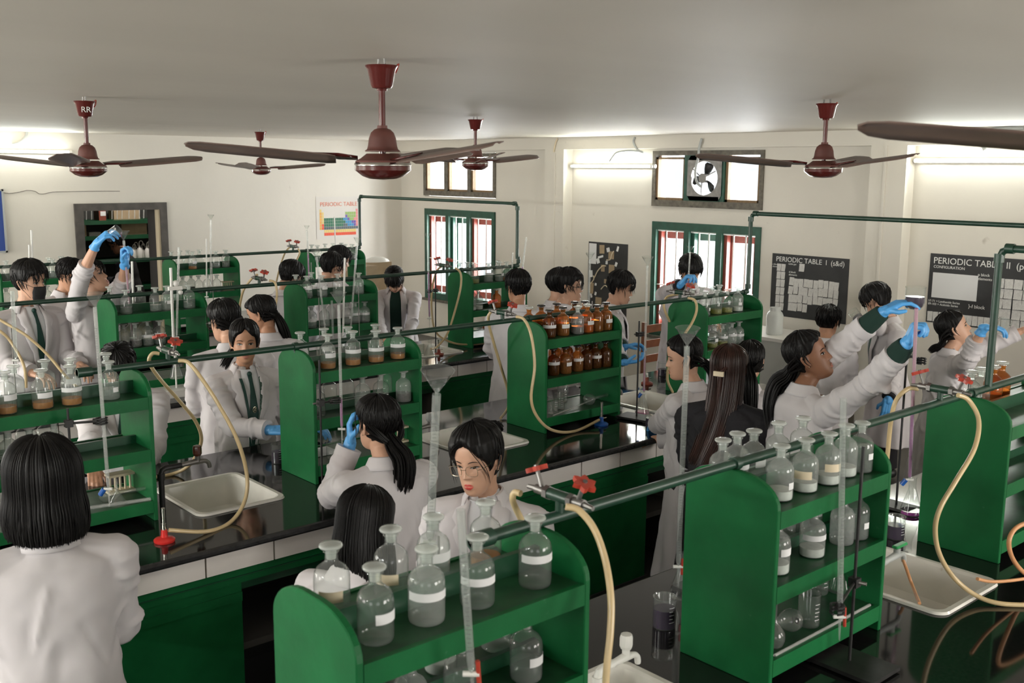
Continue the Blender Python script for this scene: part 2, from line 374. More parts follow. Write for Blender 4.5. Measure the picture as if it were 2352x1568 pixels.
def upper_window(n, y0, y1, z0, z1, fan):
    t = empty('window_%d' % n, (XR, y0, z0)); t['kind'] = 'structure'; t['label'] = 'small wooden framed vent window ' + ('holding an exhaust fan between two panes' if fan else 'of three panes high beside the corner')
    Wd, Hh = y1-y0, z1-z0; m1 = M['woodg']; f = MB(); b = .07
    for p, q in (((-.02, 0, 0), (.09, Wd, b)), ((-.02, 0, Hh-b*.7), (.09, Wd, Hh)), ((-.019, 0, b), (.089, b*.6, Hh-b*.7)), ((-.019, Wd-b*.6, b), (.089, Wd, Hh-b*.7))): f.box(p, q, m1)
    cs = [Wd*.345, Wd*.67]
    for c in cs: f.box((-.02, c-.03, b), (.09, c+.03, Hh-b*.7), M['wing'] if fan else m1)
    f.build('window_frame', parent=t, smooth=False)
    ed = [b*.6]+cs+[Wd-b*.6]
    for i in range(3):
        a, c = ed[i]+(.03 if i else 0), ed[i+1]-(.03 if i < 2 else 0)
        if fan and i == 1:
            s = MB(); s.box((-.03, a, b), (.03, c, b+.05), M['wing']); s.box((-.03, a, Hh-.10), (.03, c, Hh-.05), M['wing']); s.build('fan_mount_rail', parent=t, smooth=False); continue
        s = MB()
        for p, q in (((.0, a, b), (.05, a+.03, Hh-b)), ((.0, c-.03, b), (.05, c, Hh-b)), ((0, a, b), (.05, c, b+.025)), ((0, a, Hh-b-.02), (.05, c, Hh-b))): s.box(p, q, M['wood'])
        s.box((.05, c-.03-.0, b), (.14, c, Hh-b*.7), M['dim'])
        s.build('sash', parent=t, smooth=False)
        s = MB(); s.box((.052, a+.03, b+.02), (.056, c-.03, Hh-b-.02), pane); s.build('glass_pane', parent=t, smooth=False)
    return t
upper_window(3, *W[2], False); upper_window(4, *W[3], True)
# exhaust fan in window 4 (its own thing)
yc = W[3][0]+(W[3][1]-W[3][0])*.5; zc = 2.30
t = empty('exhaust_fan', (XR-.03, yc, zc-.24), 'grey three bladed exhaust fan set in the middle of the vent window', 'fan')
mb = MB(); n = 28; R0 = .175
ring = [(.0, R0*math.cos(2*math.pi*k/n), .24+R0*math.sin(2*math.pi*k/n)) for k in range(n)]
hw, hh = .225, .235
for k in range(n):
    a0 = 2*math.pi*k/n; a1 = 2*math.pi*(k+1)/n
    def sq(a):
        c, s = math.cos(a), math.sin(a); q = min(hw/max(abs(c), 1e-6), hh/max(abs(s), 1e-6)); return (q*c, .24+q*s)
    p0, p1 = sq(a0), sq(a1); r0 = (R0*math.cos(a0), .24+R0*math.sin(a0)); r1 = (R0*math.cos(a1), .24+R0*math.sin(a1))
    for xx in (0, .05):
        mb.add([(xx, *r0), (xx, *r1), (xx, *p1), (xx, *p0)], [(0, 1, 2, 3)], M['steel'])
    mb.add([(0, *r0), (0, *r1), (.05, *r1), (.05, *r0)], [(0, 1, 2, 3)], M['steel'])
mb.build('fan_plate', parent=t, smooth=False)
mb = MB(); mb.tube([(-.03, 0, .24), (.05, 0, .24)], [.05, .055], M['steel'], 18); mb.build('motor', parent=t)
mb = MB()
for k in range(3):
    a = math.radians(90+120*k+20); P = []
    for rr, wd in ((.04, .03), (.09, .075), (.14, .095), (.165, .06)):
        for s in (-1, 1): P.append((.02+.015*s, rr*math.cos(a)-s*wd/2*math.sin(a), .24+rr*math.sin(a)+s*wd/2*math.cos(a)))
    bl = MB(); bl.add(P, [(0, 1, 3, 2), (2, 3, 5, 4), (4, 5, 7, 6)], M['iron']); o = bl.build('blade', parent=t); o.modifiers.new('solid', 'SOLIDIFY').thickness = .004
mb = MB()
for k in range(3):
    a = math.radians(35+120*k); mb.tube([(-.03, .05*math.cos(a), .24+.05*math.sin(a)), (-.02, R0*math.cos(a), .24+R0*math.sin(a))], .006, M['steel'], 6)
mb.build('spoke', parent=t)
# ---- conduits and loose cables on the beam
def conduit(pts, r, label, m=None):
    mb = MB(); mb.tube(spline(pts, 6), r, m or M['pvc'], 8); return tag(mb.build('conduit'), label, 'cable')
PX = lambda L, X: [at(u, v, X=X) for u, v in L]
conduit(PX([(1458, 315), (1455, 326), (1463, 342), (1476, 350), (1470, 347), (1440, 346), (1418, 350), (1411, 356), (1401, 370)], XB-.015), .011, 'short grey conduit curling above the lit tube beside the vent window')
conduit(PX([(1612, 318), (1606, 340), (1604, 360), (1598, 385), (1597, 405), (1602, 420), (1610, 428)], XB-.03), .013, 'grey conduit hanging down to the exhaust fan')
conduit(PX([(2352, 293), (2300, 296), (2285, 297), (2272, 303), (2262, 318), (2258, 332), (2263, 345)], XB-.015), .018, 'thick grey conduit bending down to the tube at the picture edge')
conduit([at(u, v, Y=YL-.015) for u, v in ((62, 302), (60, 312), (50, 323), (38, 329), (27, 331))], .012, 'short bent grey conduit above the lit tube on the back wall')
conduit(PX([(1281, 318), (1277, 326), (1273, 342), (1272, 349)], XB-.012), .010, 'frayed pale wires at the top of the pillar', M['cream'])
# surface conduits running down the pillars
for u, v0, v1, nm in ((1274, 352, 640, 'thin white conduit running down the pillar between the windows'), (2036, 335, 640, 'thin white conduit running down the pillar between the charts')):
    p = at(u, v0, X=XB-.01); mb = MB(); mb.box((XB-.014, p.y-.012, .4), (XB+.002, p.y+.012, p.z), M['wall']); tag(mb.build('conduit', smooth=False), nm, 'conduit')
# ---- tube lights
def tube_light(p0, p1, nrm, label):
    p0, p1 = Vector(p0), Vector(p1); mid = (p0+p1)/2; d = (p1-p0).normalized(); nr = Vector(nrm)
    t = empty('tube_light', mid, label, 'lamp', 'wall mounted tube lights')
    L = (p1-p0).length/2; a = MB(); a.tube([-d*L-nr*.0, d*L-nr*.0], .022, M['white'], 8); 
    o = a.build('batten', parent=t); 
    a = MB(); a.tube([-d*(L-.03)+nr*.032, d*(L-.03)+nr*.032], .013, M['tube_on'], 10); a.build('tube', parent=t)
    for s in (-1, 1): a = MB(); a.tube([d*s*(L-.03)+nr*.0, d*s*(L-.03)+nr*.045], .018, M['white'], 8); a.build('end_cap', parent=t)
    ar = area('tube_glow', mid+nr*.06, nr+Vector((0, 0, -.0)), .05, 2*L, 9, (.95, 1, .93))
    ar.rotation_euler = Matrix((d.cross(nr), d, -nr)).transposed().to_euler() if False else nr.to_track_quat('-Z', 'Y').to_euler()
    if abs(d.x) > .5: ar.data.size, ar.data.size_y = 2*L, .05
    else: ar.data.size, ar.data.size_y = 2*L, .05
    # light washing the wall around the lamp
    for k in ():
        pl = bpy.data.lights.new('tube_wash', 'POINT'); pl.energy = 1.0; pl.shadow_soft_size = .03; pl.color = (.95, 1, .93)
        po = bpy.data.objects.new('tube_wash', pl); COL.objects.link(po); po.location = mid+d*L*k*1.5+nr*.07
a = at(1314, 381.5, X=XR-.03); b = at(1506, 381.8, X=XR-.03)
tube_light(a, b, (-1, 0, 0), 'lit tube light between the pillar and the vent window')
a = at(2101, 369, X=XR-.03); tube_light(a, a+Vector((0, -1.22, .0)), (-1, 0, 0), 'lit tube light high above the charts at the picture edge')
b = at(165, 349.5, Y=YL-.03); tube_light(b-Vector((1.22, 0, 0)), b, (0, -1, 0), 'lit tube light on the back wall above the doorway side')
# ---- doorway and storeroom
t = empty('door_1', (4.11, YL, 0)); t['kind'] = 'structure'; t['label'] = 'open storeroom doorway in a worn dark wooden frame'
fr = mat('worn_dark_frame', (.075, .066, .058), .6, var=.3, vs=9)
mb = MB(); mb.box((0, -.03, 0), (.10, .12, 1.86), fr); mb.box((1.02, -.03, 0), (1.105, .12, 1.86), fr); mb.box((0, -.03, 1.86), (1.105, .12, 1.945), fr); mb.build('door_frame', parent=t, smooth=False)
mb = MB(); mb.box((1.035, .125, 0), (1.075, .42, 1.86), mat('grey_door', (.11, .10, .095), .6)); mb.build('door_leaf', parent=t, smooth=False)
mb = MB(); mb.box((1.0, .0, 0), (1.02, .1, 1.86), M['cream']); mb.build('bare_wood_edge', parent=t, smooth=False)
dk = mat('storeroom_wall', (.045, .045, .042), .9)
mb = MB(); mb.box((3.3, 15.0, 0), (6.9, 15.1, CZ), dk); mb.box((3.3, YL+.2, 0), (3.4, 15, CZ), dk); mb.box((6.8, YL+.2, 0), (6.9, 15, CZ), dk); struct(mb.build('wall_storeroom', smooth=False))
SY = 14.0
t = empty('storeroom_shelf', (4.4, SY, 0), 'dark green shelving standing inside the storeroom doorway', 'shelf')
mb = MB(); mb.box((0, .5, 0), (2.3, .53, 2.1), dk); mb.build('back_panel', parent=t, smooth=False)
szs = [at(270, 506, Y=SY).z, at(270, 541, Y=SY).z, at(270, 596, Y=SY).z, at(270, 660, Y=SY).z]
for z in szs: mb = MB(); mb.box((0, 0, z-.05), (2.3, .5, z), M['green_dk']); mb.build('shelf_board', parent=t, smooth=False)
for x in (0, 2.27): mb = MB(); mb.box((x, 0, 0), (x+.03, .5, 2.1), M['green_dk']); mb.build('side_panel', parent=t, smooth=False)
def bx(name, u0, u1, z, h, m, label, cat, y=SY+.12, dep=.2, grp=None):
    xa, xb = xat(u0, y, z), xat(u1, y, z); mb = MB(); mb.box((0, 0, 0), (xb-xa, dep, h), m); o = mb.build(name, smooth=False, loc=(xa, y, z)); return tag(o, label, cat, grp)
o = bx('tin_box', 228, 244, szs[0]-.0, .14, mat('red_brown_tin', (.22, .05, .03), .5), 'small red box with white label on the top storeroom shelf', 'box')
mb = MB(); mb.box((.02, -.004, .06), (.09, 0, .12), M['paper']); mb.build('paper_label', parent=o, smooth=False)
bx('cardboard_box', 262, 322, szs[0], .12, M['kraft'], 'brown carton behind the hanging pipettes in the storeroom', 'box', SY+.25)
bx('cardboard_box', 280, 338, szs[1], .15, M['kraft'], 'flattened brown carton on the second storeroom shelf', 'box')
bx('cardboard_box', 186, 199, szs[1], .15, M['kraft'], 'narrow brown carton at the storeroom shelf end', 'box')
bx('paper_stack', 205, 232, szs[1], .05, M['paper_g'], 'low stack of grey papers beside the brown carton', 'papers')
for k, u in enumerate((197, 209, 256, 268, 279, 295, 308, 319, 329, 341)):
    x = xat(u, SY-.03, szs[0]+.15); mb = MB(); mb.tube([(x, SY-.03, szs[0]+.02), (x+.012, SY-.03, szs[0]+.24)], .008, GTUBE, 6)
    tag(mb.build('pipette'), 'slim glass pipette standing on the top storeroom shelf', 'pipette', 'pipettes along the storeroom shelf')
for k, u in enumerate((313, 320, 328, 337, 345, 352)):
    x = xat(u, SY-.02, szs[2]); z0 = szs[2]; sc = .85+.1*(k % 3)
    b = MB(); b.lathe([(.036, 0), (.038, .02), (.038, .10), (.028, .125), (.013, .14), (.013, .16)], m=M['white'], seg=12)
    o = b.build('wash_bottle', loc=(x, SY+.08+.05*(k % 2), z0)); o.scale = (sc,)*3
    tag(o, 'small white wash bottle with a bent nozzle inside the storeroom', 'bottle', 'wash bottles on the storeroom shelf')
    b = MB(); b.tube(spline([(0, 0, .15), (0, 0, .20), (.02, 0, .225), (.045, 0, .21), (.055, 0, .16)], 4), .005, M['white'], 6); b.build('nozzle', parent=o)
area('storeroom_fill', (5.4, 13.4, CZ-.1), (0, .1, -1), .6, .6, 16, (1, .93, .85))  # added fill light, no fitting in view; lifts the dark doorway contents
# blue board at the very left of the back wall
t = empty('notice_board', (2.45, YL-.045, 1.42), 'blue notice board with a grey rim at the picture edge', 'board')
mb = MB(); mb.box((0, 0, 0), (.88, .02, .70), mat('blue_board', (.03, .07, .30), .6)); mb.build('panel', parent=t, smooth=False)
mb = MB()
for p, q in (((0, -.01, 0), (.9, .03, .02)), ((0, -.01, .68), (.9, .03, .70)), ((.88, -.01, 0), (.9, .03, .7))): mb.box(p, q, M['pvc'])
mb.build('rim', parent=t, smooth=False)

# ------------------------------------------------------------------ posters
def onwall_x(y0, z0, X=XR): return Matrix(((0, 0, -1, X), (-1, 0, 0, y0), (0, 1, 0, z0), (0, 0, 0, 1)))   # local x -> -Y, local y -> Z, local z -> -X
def onwall_y(x0, z0, Y=YL): return Matrix(((1, 0, 0, x0), (0, 0, -1, Y), (0, 1, 0, z0), (0, 0, 0, 1)))
I4 = Matrix.Identity(4)
def T3(x, y, z, r=0): return Matrix.Translation((x, y, z)) @ Matrix.Rotation(r, 4, 'Z')
def board(name, label, M4, w_, h_, cat):
    t = empty(name, (0, 0, 0), label, cat); t.matrix_world = M4
    mb = MB(); mb.box((0, 0, .002), (w_, h_, .006), M['chart']); mb.build('black_sheet', parent=t, smooth=False); return t
def slip(t, x, y, w_, h_, m=None, r=0, z=.007, curl=.008, name='paper_slip', rows=0):
    vs = []; n = 4
    for i in range(n+1):
        for j in range(2): vs.append((-w_/2+w_*j, h_/2-h_*i/n, z+curl*(i/n)**2*(1 if j else .6)))
    mb = MB(); mb.add(vs, [(2*i, 2*i+2, 2*i+3, 2*i+1) for i in range(n)], m or M['paper']); o = mb.build(name, parent=t)
    for k in range(rows):
        b = MB()
    o.matrix_local = T3(x, y, 0, r); return o
printed = mat('hand_written_slip', (.60, .59, .57), .8, var=.13, vs=160, stretch=(1, .35, 1))
# periodic table I
y0 = at(1775, 590, X=XR).y; zt = at(1776, 581, X=XR).z; bw = y0-at(1952, 593, X=XR).y; bh = zt-at(1768, 722, X=XR).z
t = board('wall_chart', 'black handwritten chart headed Periodic Table I with rows of white slips', onwall_x(y0, zt-bh), bw, bh, 'chart')
u1 = bw/.85; 
text('PERIODIC TABLE  I  (s&d)', .069*u1, M['chalk'], t, T3(.045, bh-.075, .007))
text('noble gas', .024, M['chalk'], t, T3(.19, bh-.10, .007)); text('s block\nelements', .022, M['chalk'], t, T3(.008, bh-.115, .007)); text('d block\nelements', .026, M['chalk'], t, T3(.20, bh-.18, .007))
for i in range(6):
    for j in range(2): slip(t, .085+.05*j, bh-.135-.078*i, .047, .072, printed, RNG.uniform(-.03, .03))
slip(t, .345, bh-.12, .06, .075, printed)
for i in range(4):
    for j in range(10):
        if i == 3 and j > 3: continue
        slip(t, .235+.055*j+RNG.uniform(-.004, .004), bh-.265-.082*i+RNG.uniform(-.006, .006), .053, .078, printed, RNG.uniform(-.06, .06), .007+.001*(j % 2))
# periodic table II
y0 = at(2138, 590, X=XR).y; zt = at(2137, 581, X=XR).z; bw = 1.28; bh = zt-at(2126, 738, X=XR).z
t = board('wall_chart', 'black handwritten chart headed Periodic Table II at the picture edge', onwall_x(y0, zt-bh), bw, bh, 'chart')
text('PERIODIC TABLE  II  (p&f)', .078, M['chalk'], t, T3(.03, bh-.085, .007)); text('CONFIGURATION', .034, M['chalk'], t, T3(.035, bh-.125, .007))
text('p block\nelements', .034, M['chalk'], t, T3(.43, bh-.165, .007)); text('57-71 = Lanthanide Series\n89-103 = Actinide Series', .027, M['chalk'], t, T3(.01, bh-.425, .0075)); text('}-f block', .042, M['chalk'], t, T3(.37, bh-.445, .0075)); text('with', .03, M['chalk'], t, T3(.92, bh-.125, .007))
slip(t, .235, bh-.275, .40, .22, M['paper'], 0, .007, .002)
for k in range(9): 
    pass
for i in range(5):
    for j in range(8): slip(t, .62+.076*j+RNG.uniform(-.004, .004), bh-.21-.085*i, .071, .080, printed, RNG.uniform(-.05, .05))
for j in range(12): slip(t, .035+.05*j, .055, .047, .085, printed, RNG.uniform(-.08, .08))
# black card collage beside window 2
y0 = at(1353, 560, X=XR).y; zt = at(1353, 554, X=XR).z; bw = y0-at(1443, 563, X=XR).y; bh = .92
t = board('wall_chart', 'black collage of brown and white card pieces beside the barred window', onwall_x(y0, zt-bh), bw, bh, 'chart')
slip(t, .07, bh-.14, .12, .24, M['paper'], 0, .007, .001, 'card')
for k, (x, y, w_, h_, c) in enumerate(((.22, -.08, .08, .10, 'kraft'), (.37, -.14, .09, .09, 'kraft'), (.24, -.30, .06, .08, 'kraft'), (.38, -.30, .09, .10, 'kraft'), (.06, -.55, .07, .13, 'kraft'), (.18, -.69, .10, .08, 'kraft'), (.32, -.08, .05, .05, 'paper'), (.47, -.06, .03, .06, 'paper'), (.20, -.17, .09, .025, 'paper'), (.16, -.22, .05, .06, 'paper'), (.30, -.23, .035, .04, 'paper'), (.45, -.24, .035, .05, 'paper'), (.05, -.38, .05, .08, 'paper'), (.13, -.50, .03, .03, 'paper'), (.06, -.64, .03, .05, 'paper'), (.13, -.61, .03, .04, 'paper'), (.08, -.05, .04, .03, 'paper'), (.42, -.42, .06, .05, 'paper'), (.30, -.45, .07, .05, 'kraft'), (.40, -.60, .08, .08, 'kraft'), (.14, -.78, .05, .08, 'paper'), (.30, -.80, .09, .06, 'paper'))):
    slip(t, x, bh+y, w_, h_, M[c], RNG.uniform(-.5, .5) if c == 'paper' else RNG.uniform(-.05, .05), .007, .003, 'card')
for P in ([(.30, -.20), (.36, -.19), (.38, -.13), (.41, -.09)], [(.11, -.42), (.16, -.34), (.23, -.28), (.29, -.27)], [(.05, -.50), (.10, -.44), (.09, -.40)], [(.22, -.55), (.28, -.50), (.33, -.52)]):
    mb = MB(); mb.tube(spline([(x, bh+y, .010) for x, y in P], 5), .006, M['cream'], 6); mb.build('string', parent=t)
# printed periodic table on the back wall
x0 = at(725, 452, Y=YL).x; x1 = at(822, 452, Y=YL).x; zt = at(725, 452, Y=YL).z; zb_ = at(822, 545, Y=YL).z; bw = x1-x0+.04; bh = zt-zb_
t = empty('periodic_poster', (0, 0, 0), 'pale printed periodic table poster with coloured cells on the back wall', 'poster'); t.matrix_world = onwall_y(x0, zb_)
mb = MB(); mb.box((0, 0, .002), (bw, bh, .004), mat('poster_paper', (.66, .63, .58), .7)); mb.build('poster_sheet', parent=t, smooth=False)
text('PERIODIC TABLE', .080, mat('orange_red_ink', (.70, .22, .14), .7), t, T3(.06, bh-.13, .006))
colr = dict(o=(.80, .42, .10), y=(.75, .58, .22), g=(.03, .16, .09), b=(.05, .28, .55), p=(.16, .10, .40), k=(.75, .28, .28), r=(.75, .10, .05), l=(.30, .45, .14), s=(.10, .13, .15))
cell = {k: mat('ink_'+k, c, .7) for k, c in colr.items()}
rows = ['y................k', 'oy..........lllllk', 'oy..........pllllk', 'oygggggggggbbpllkk', 'oyggggggggggbbbppk', 'orgggggggggssbbbpk', 'orssssssssssssssss']
cw = (bw-.10)/18; mb = MB()
for i, rr in enumerate(rows):
    for j, ch in enumerate(rr):
        if ch != '.': mb.box((.05+cw*j+.002, bh-.21-.040*i, .004), (.05+cw*(j+1)-.002, bh-.21-.040*i+.037, .0055), cell[ch])
for i in range(2):
    for j in range(15): mb.box((.12+cw*j+.001, .085-.042*i, .004), (.12+cw*(j+1)-.001, .085-.042*i+.04, .0055), cell['y' if i == 0 else 'r'])
mb.build('colour_cells', parent=t, smooth=False)

# ------------------------------------------------------------------ ceiling fans
def fan(u, v, hv, heads, label, hub=None, R=.66, logo=None, bell=None):
    p = at(u, v, Z=CZ) if hub is None else Vector(hub)
    zh = at(u, hv, Y=p.y).z if hub is None else hub[2]
    t = empty('ceiling_fan', (p.x, p.y, CZ), label, 'ceiling fan', 'maroon ceiling fans')
    dz = CZ-zh   # blade plane below ceiling
    mb = MB(); mb.tube(spline([(.0, -.018, 0), (.0, -.018, -.035), (.0, .0, -.05), (.0, .018, -.035), (0, .018, 0)], 4), .004, M['steel'], 6); mb.build('hanging_hook', parent=t)
    k = dz/.36
    mb = MB(); mb.lathe([(.0, -.112*k), (.017, -.112*k), (.019, -.104*k), (.032, -.102*k), (.037, -.094*k), (.048, -.038*k), (.056, -.026*k), (.055, -.023*k), (.043, -.027*k), (.0, -.05*k)][::-1], m=M['maroon'], seg=24, close=False); cup = mb.build('canopy', parent=t)
    mb = MB(); mb.tube(spline([(.02, -.02, -.045*k), (.045, -.03, -.02*k), (.055, -.02, -.02*k), (.05, .0, -.05*k), (.01, .01, -.05*k)], 4), .003, M['redk'], 5); mb.build('wire', parent=t)
    mb = MB(); mb.tube([(0, 0, -.10*k), (0, 0, -dz-.0)], .0115, M['maroon'], 12); mb.build('downrod', parent=t)
    zb2 = -dz+.035
    mb = MB(); mb.lathe([(.0, zb2+.012), (.050, zb2+.002), (.060, zb2), (.060, zb2+.003), (.053, zb2+.008), (.050, zb2+.018), (.046, zb2+.045), (.039, zb2+.064), (.027, zb2+.075), (.018, zb2+.078), (.017, zb2+.088), (.0, zb2+.088)], m=M['maroon_mat'], seg=24, close=False); bl = mb.build('bell_cover', parent=t)
    mb = MB(); mb.lathe([(.0, -dz+.028), (.055, -dz+.028), (.075, -dz+.012), (.092, -dz+.004), (.094, -dz-.002)], m=M['maroon_mat'], seg=32, close=False)
    mb.lathe([(.094, -dz-.002), (.097, -dz-.006), (.097, -dz-.012), (.095, -dz-.014)], m=M['chrome'], seg=32, close=False)
    mb.lathe([(.095, -dz-.014), (.096, -dz-.028), (.088, -dz-.034), (.070, -dz-.048), (.045, -dz-.057), (.0, -dz-.060)], m=M['maroon'], seg=32, close=False); mb.build('motor_housing', parent=t)
    br = math.atan2(p.x, p.y)
    for h in heads:
        a = br+math.radians(h); d = Vector((math.sin(a), math.cos(a), .085)).normalized(); s = Vector((math.cos(a), -math.sin(a), 0)); n = s.cross(d)
        pitch = math.radians(15); s2 = s*math.cos(pitch)-Vector((0, 0, 1))*math.sin(pitch)
        mb = MB(); vs = []; ks = [(.16, .045), (.19, .057), (.30, .060), (.50, .060), (R-.06, .058), (R-.02, .045), (R, .012)]
        c0 = Vector((0, 0, -dz-.004))
        for rr, wd in ks:
            for q in (-1, -.5, 0, .5, 1): vs.append(c0+d*rr+s2*(wd*q)+Vector((0, 0, .006*(1-q*q))))
        fs = [(5*i+j, 5*i+j+1, 5*i+6+j, 5*i+5+j) for i in range(len(ks)-1) for j in range(4)]
        mb.add(vs, fs, M['blade']); o = mb.build('blade', parent=t); sm = o.modifiers.new('solid', 'SOLIDIFY'); sm.thickness = .003
        mb = MB(); mb.add([c0+d*.085+s2*.02, c0+d*.085-s2*.02, c0+d*.15-s2*.035, c0+d*.15+s2*.035, c0+d*.24+s2*.012, c0+d*.24-s2*.012], [(0, 1, 2, 3), (3, 2, 5, 4)], M['maroon']); b2 = mb.build('blade_bracket', parent=t); b2.location = (0, 0, .008); b2.modifiers.new('solid', 'SOLIDIFY').thickness = .004
        mb = MB(); mb.box((0, 0, 0), (1, 1, 1), M['maroon'])
    dd = Vector((-math.sin(br), -math.cos(br), 0)); rr_ = Vector((math.cos(br), -math.sin(br), 0))
    if logo or bell:
        s_, z_, r_, sz = (logo, -.082*k, .0475, .042) if logo else (bell, zb2+.045, .048, .016)
        o = text(s_, sz, M['white'], t, Matrix(((rr_.x, 0, dd.x, dd.x*r_-rr_.x*sz*.75+rr_.x*(.012 if logo else -.01)), (rr_.y, 0, dd.y, dd.y*r_-rr_.y*sz*.75+rr_.y*(.012 if logo else -.01)), (0, 1, 0, z_), (0, 0, 0, 1))), 'lettering', .0015)
    return t
fan(876, 135, 372, (-90, 150, 30), 'large maroon ceiling fan nearest the middle of the room')
fan(193, 222, 381, (70, -50, -168), 'maroon ceiling fan with white RR letters on its canopy', logo='RR')
fan(597, 297, 388, (78, -42, -162), 'small far maroon ceiling fan hanging near the back wall')
fan(1092, 268, 372, (46, 166, -74), 'dark maroon ceiling fan before the three pane vent window', bell='ORIENT')
for (q0, q1, nn) in (((X0+.04, 2.4, 2.45), (X0+.04, 1.2, 2.45), (1, 0, 0)), ((X0+.04, 6.2, 2.45), (X0+.04, 4.98, 2.45), (1, 0, 0)), ((X0+.04, 9.9, 2.45), (X0+.04, 8.7, 2.45), (1, 0, 0))):
    c_ = (Vector(q0)+Vector(q1))/2; al = area('ceiling_fill', c_+Vector(nn)*.05, Vector(nn)+Vector((0, 0, .7)), 1.2, .12, 52, (.97, 1, .95))  # unseen fill lights added high on the left wall to brighten the ceiling
fan(1900, 228, 382, (142, -98, 22), 'maroon ceiling fan in front of the exhaust fan window')
hb = Vector((2.25, .54)); tp = Vector((1.93, 1.12)); a0 = math.degrees(math.atan2(tp.x-hb.x, tp.y-hb.y)-math.atan2(hb.x, hb.y))
fan(0, 0, 0, (a0, a0+120, a0-120), 'ceiling fan mostly outside the picture, one dark blade reaching in', hub=(hb.x, hb.y, 2.425), R=.68)
# ------------------------------------------------------------------ lab benches
PY = [None, 1.75, 4.31, 6.74, 9.27]          # centre line of each bench
BY = [None, (1.13, 2.37), (3.69, 4.97), (6.22, 7.16), (8.72, 9.86)]
BNAME = [None, 'nearest', 'second', 'third', 'farthest']
SINKX = [(1.79, 2.21), (3.27, 3.72), (4.77, 5.20)]
BT = .90
def bench(i, x0, x1, sinks):
    ya, yb = BY[i]; t = empty('lab_bench', (0, 0, 0), '%s lab bench with black granite top, white tile band and green panels' % BNAME[i], 'lab bench', 'long green lab benches')
    xs = [x0]; 
    for s in sinks: xs += [SINKX[s][0]+.015, SINKX[s][1]-.015]
    xs.append(x1); sy0, sy1 = PY[i]-.24, PY[i]+.24
    mb = MB()
    for k in range(len(xs)-1):
        if k % 2 == 0: mb.box((xs[k], ya, BT-.035), (xs[k+1], yb, BT), M['black'])
        else: mb.box((xs[k], ya, BT-.035), (xs[k+1], sy0, BT), M['black']); mb.box((xs[k], sy1, BT-.035), (xs[k+1], yb, BT), M['black'])
    for y in (ya, yb): mb.tube([(x0, y, BT-.0175), (x1, y, BT-.0175)], .0175, M['slab_edge'], 10)
    for k in (0, len(xs)-1): mb.box((xs[k]-.001, ya, BT-.034), (xs[k]+.001, yb, BT-.001), M['slab_edge'])
    mb.build('worktop', parent=t, smooth=False)
    g_ = MB(); f = ya+.05; fb = yb-.05
    x = x0+.1
    for yy in (f, fb): g_.box((x0+.02, yy-.004, .765), (x1-.02, yy+.004, BT-.035), M['grout'])
    k = 0
    while x < x1-.02:
        e = min(x+.298, x1-.02)
        g_.box((x+.002, f-.012, .767), (e-.001, f+.001, BT-.037), M['tile']); g_.box((x+.002, fb-.001, .767), (e-.001, fb+.012, BT-.037), M['tile']); x += .303
    for xx in (x0+.02, x1-.02): g_.box((xx-.006, f, .767), (xx+.006, fb, BT-.037), M['tile'])
    g_.build('tile_band', parent=t, smooth=False)
    # carcass with open bays
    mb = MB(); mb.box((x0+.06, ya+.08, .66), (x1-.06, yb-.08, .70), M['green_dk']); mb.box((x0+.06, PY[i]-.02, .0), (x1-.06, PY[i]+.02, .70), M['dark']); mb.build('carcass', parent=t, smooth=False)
    mb = MB(); mb.box((x0+.05, ya+.055, .70), (x1-.05, ya+.075, .766), M['green']); mb.box((x0+.05, ya+.050, .728), (x1-.05, ya+.056, .732), M['green_dk']); mb.box((x0+.05, yb-.075, .70), (x1-.05, yb-.055, .766), M['green']); mb.build('rail', parent=t, smooth=False)
    bays = {1: [(1.9, 2.3), (3.4, 3.9)], 2: [(1.82, 2.62), (2.62, 3.30), (4.34, 4.72)], 3: [(1.8, 2.4), (4.2, 4.74), (5.45, 5.75)], 4: [(1.8, 2.4), (3.3, 3.8)]}[i]
    ed = [x0+.06]+[q for b in bays for q in b]+[x1-.06]
    for k in range(0, len(ed), 2):
        if ed[k+1]-ed[k] < .03: continue
        mb = MB(); mb.box((ed[k], ya+.06, .06), (ed[k+1], ya+.08, .70), M['green']); mb.box((ed[k]+.0, ya+.053, .62), (ed[k+1], ya+.06, .66), M['green']) ; mb.build('green_panel', parent=t, smooth=False)
    mb = MB(); mb.box((x0+.06, yb-.08, .06), (x1-.06, yb-.06, .70), M['green']); mb.build('green_panel', parent=t, smooth=False)
    for k in range(len(bays)):
        a, b = bays[k]
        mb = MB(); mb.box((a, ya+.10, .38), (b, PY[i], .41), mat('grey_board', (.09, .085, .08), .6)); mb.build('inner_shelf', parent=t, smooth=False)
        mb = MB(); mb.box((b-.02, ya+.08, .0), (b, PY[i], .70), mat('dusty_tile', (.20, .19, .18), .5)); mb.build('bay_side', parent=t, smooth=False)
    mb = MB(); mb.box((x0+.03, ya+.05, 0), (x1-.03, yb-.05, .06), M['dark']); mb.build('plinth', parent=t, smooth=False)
    return t
bench(1, .62, 6.05, (0, 1)); bench(2, .35, 6.05, (0, 1, 2)); bench(3, .9, 6.05, (2,)); bench(4, .9, 6.05, ())
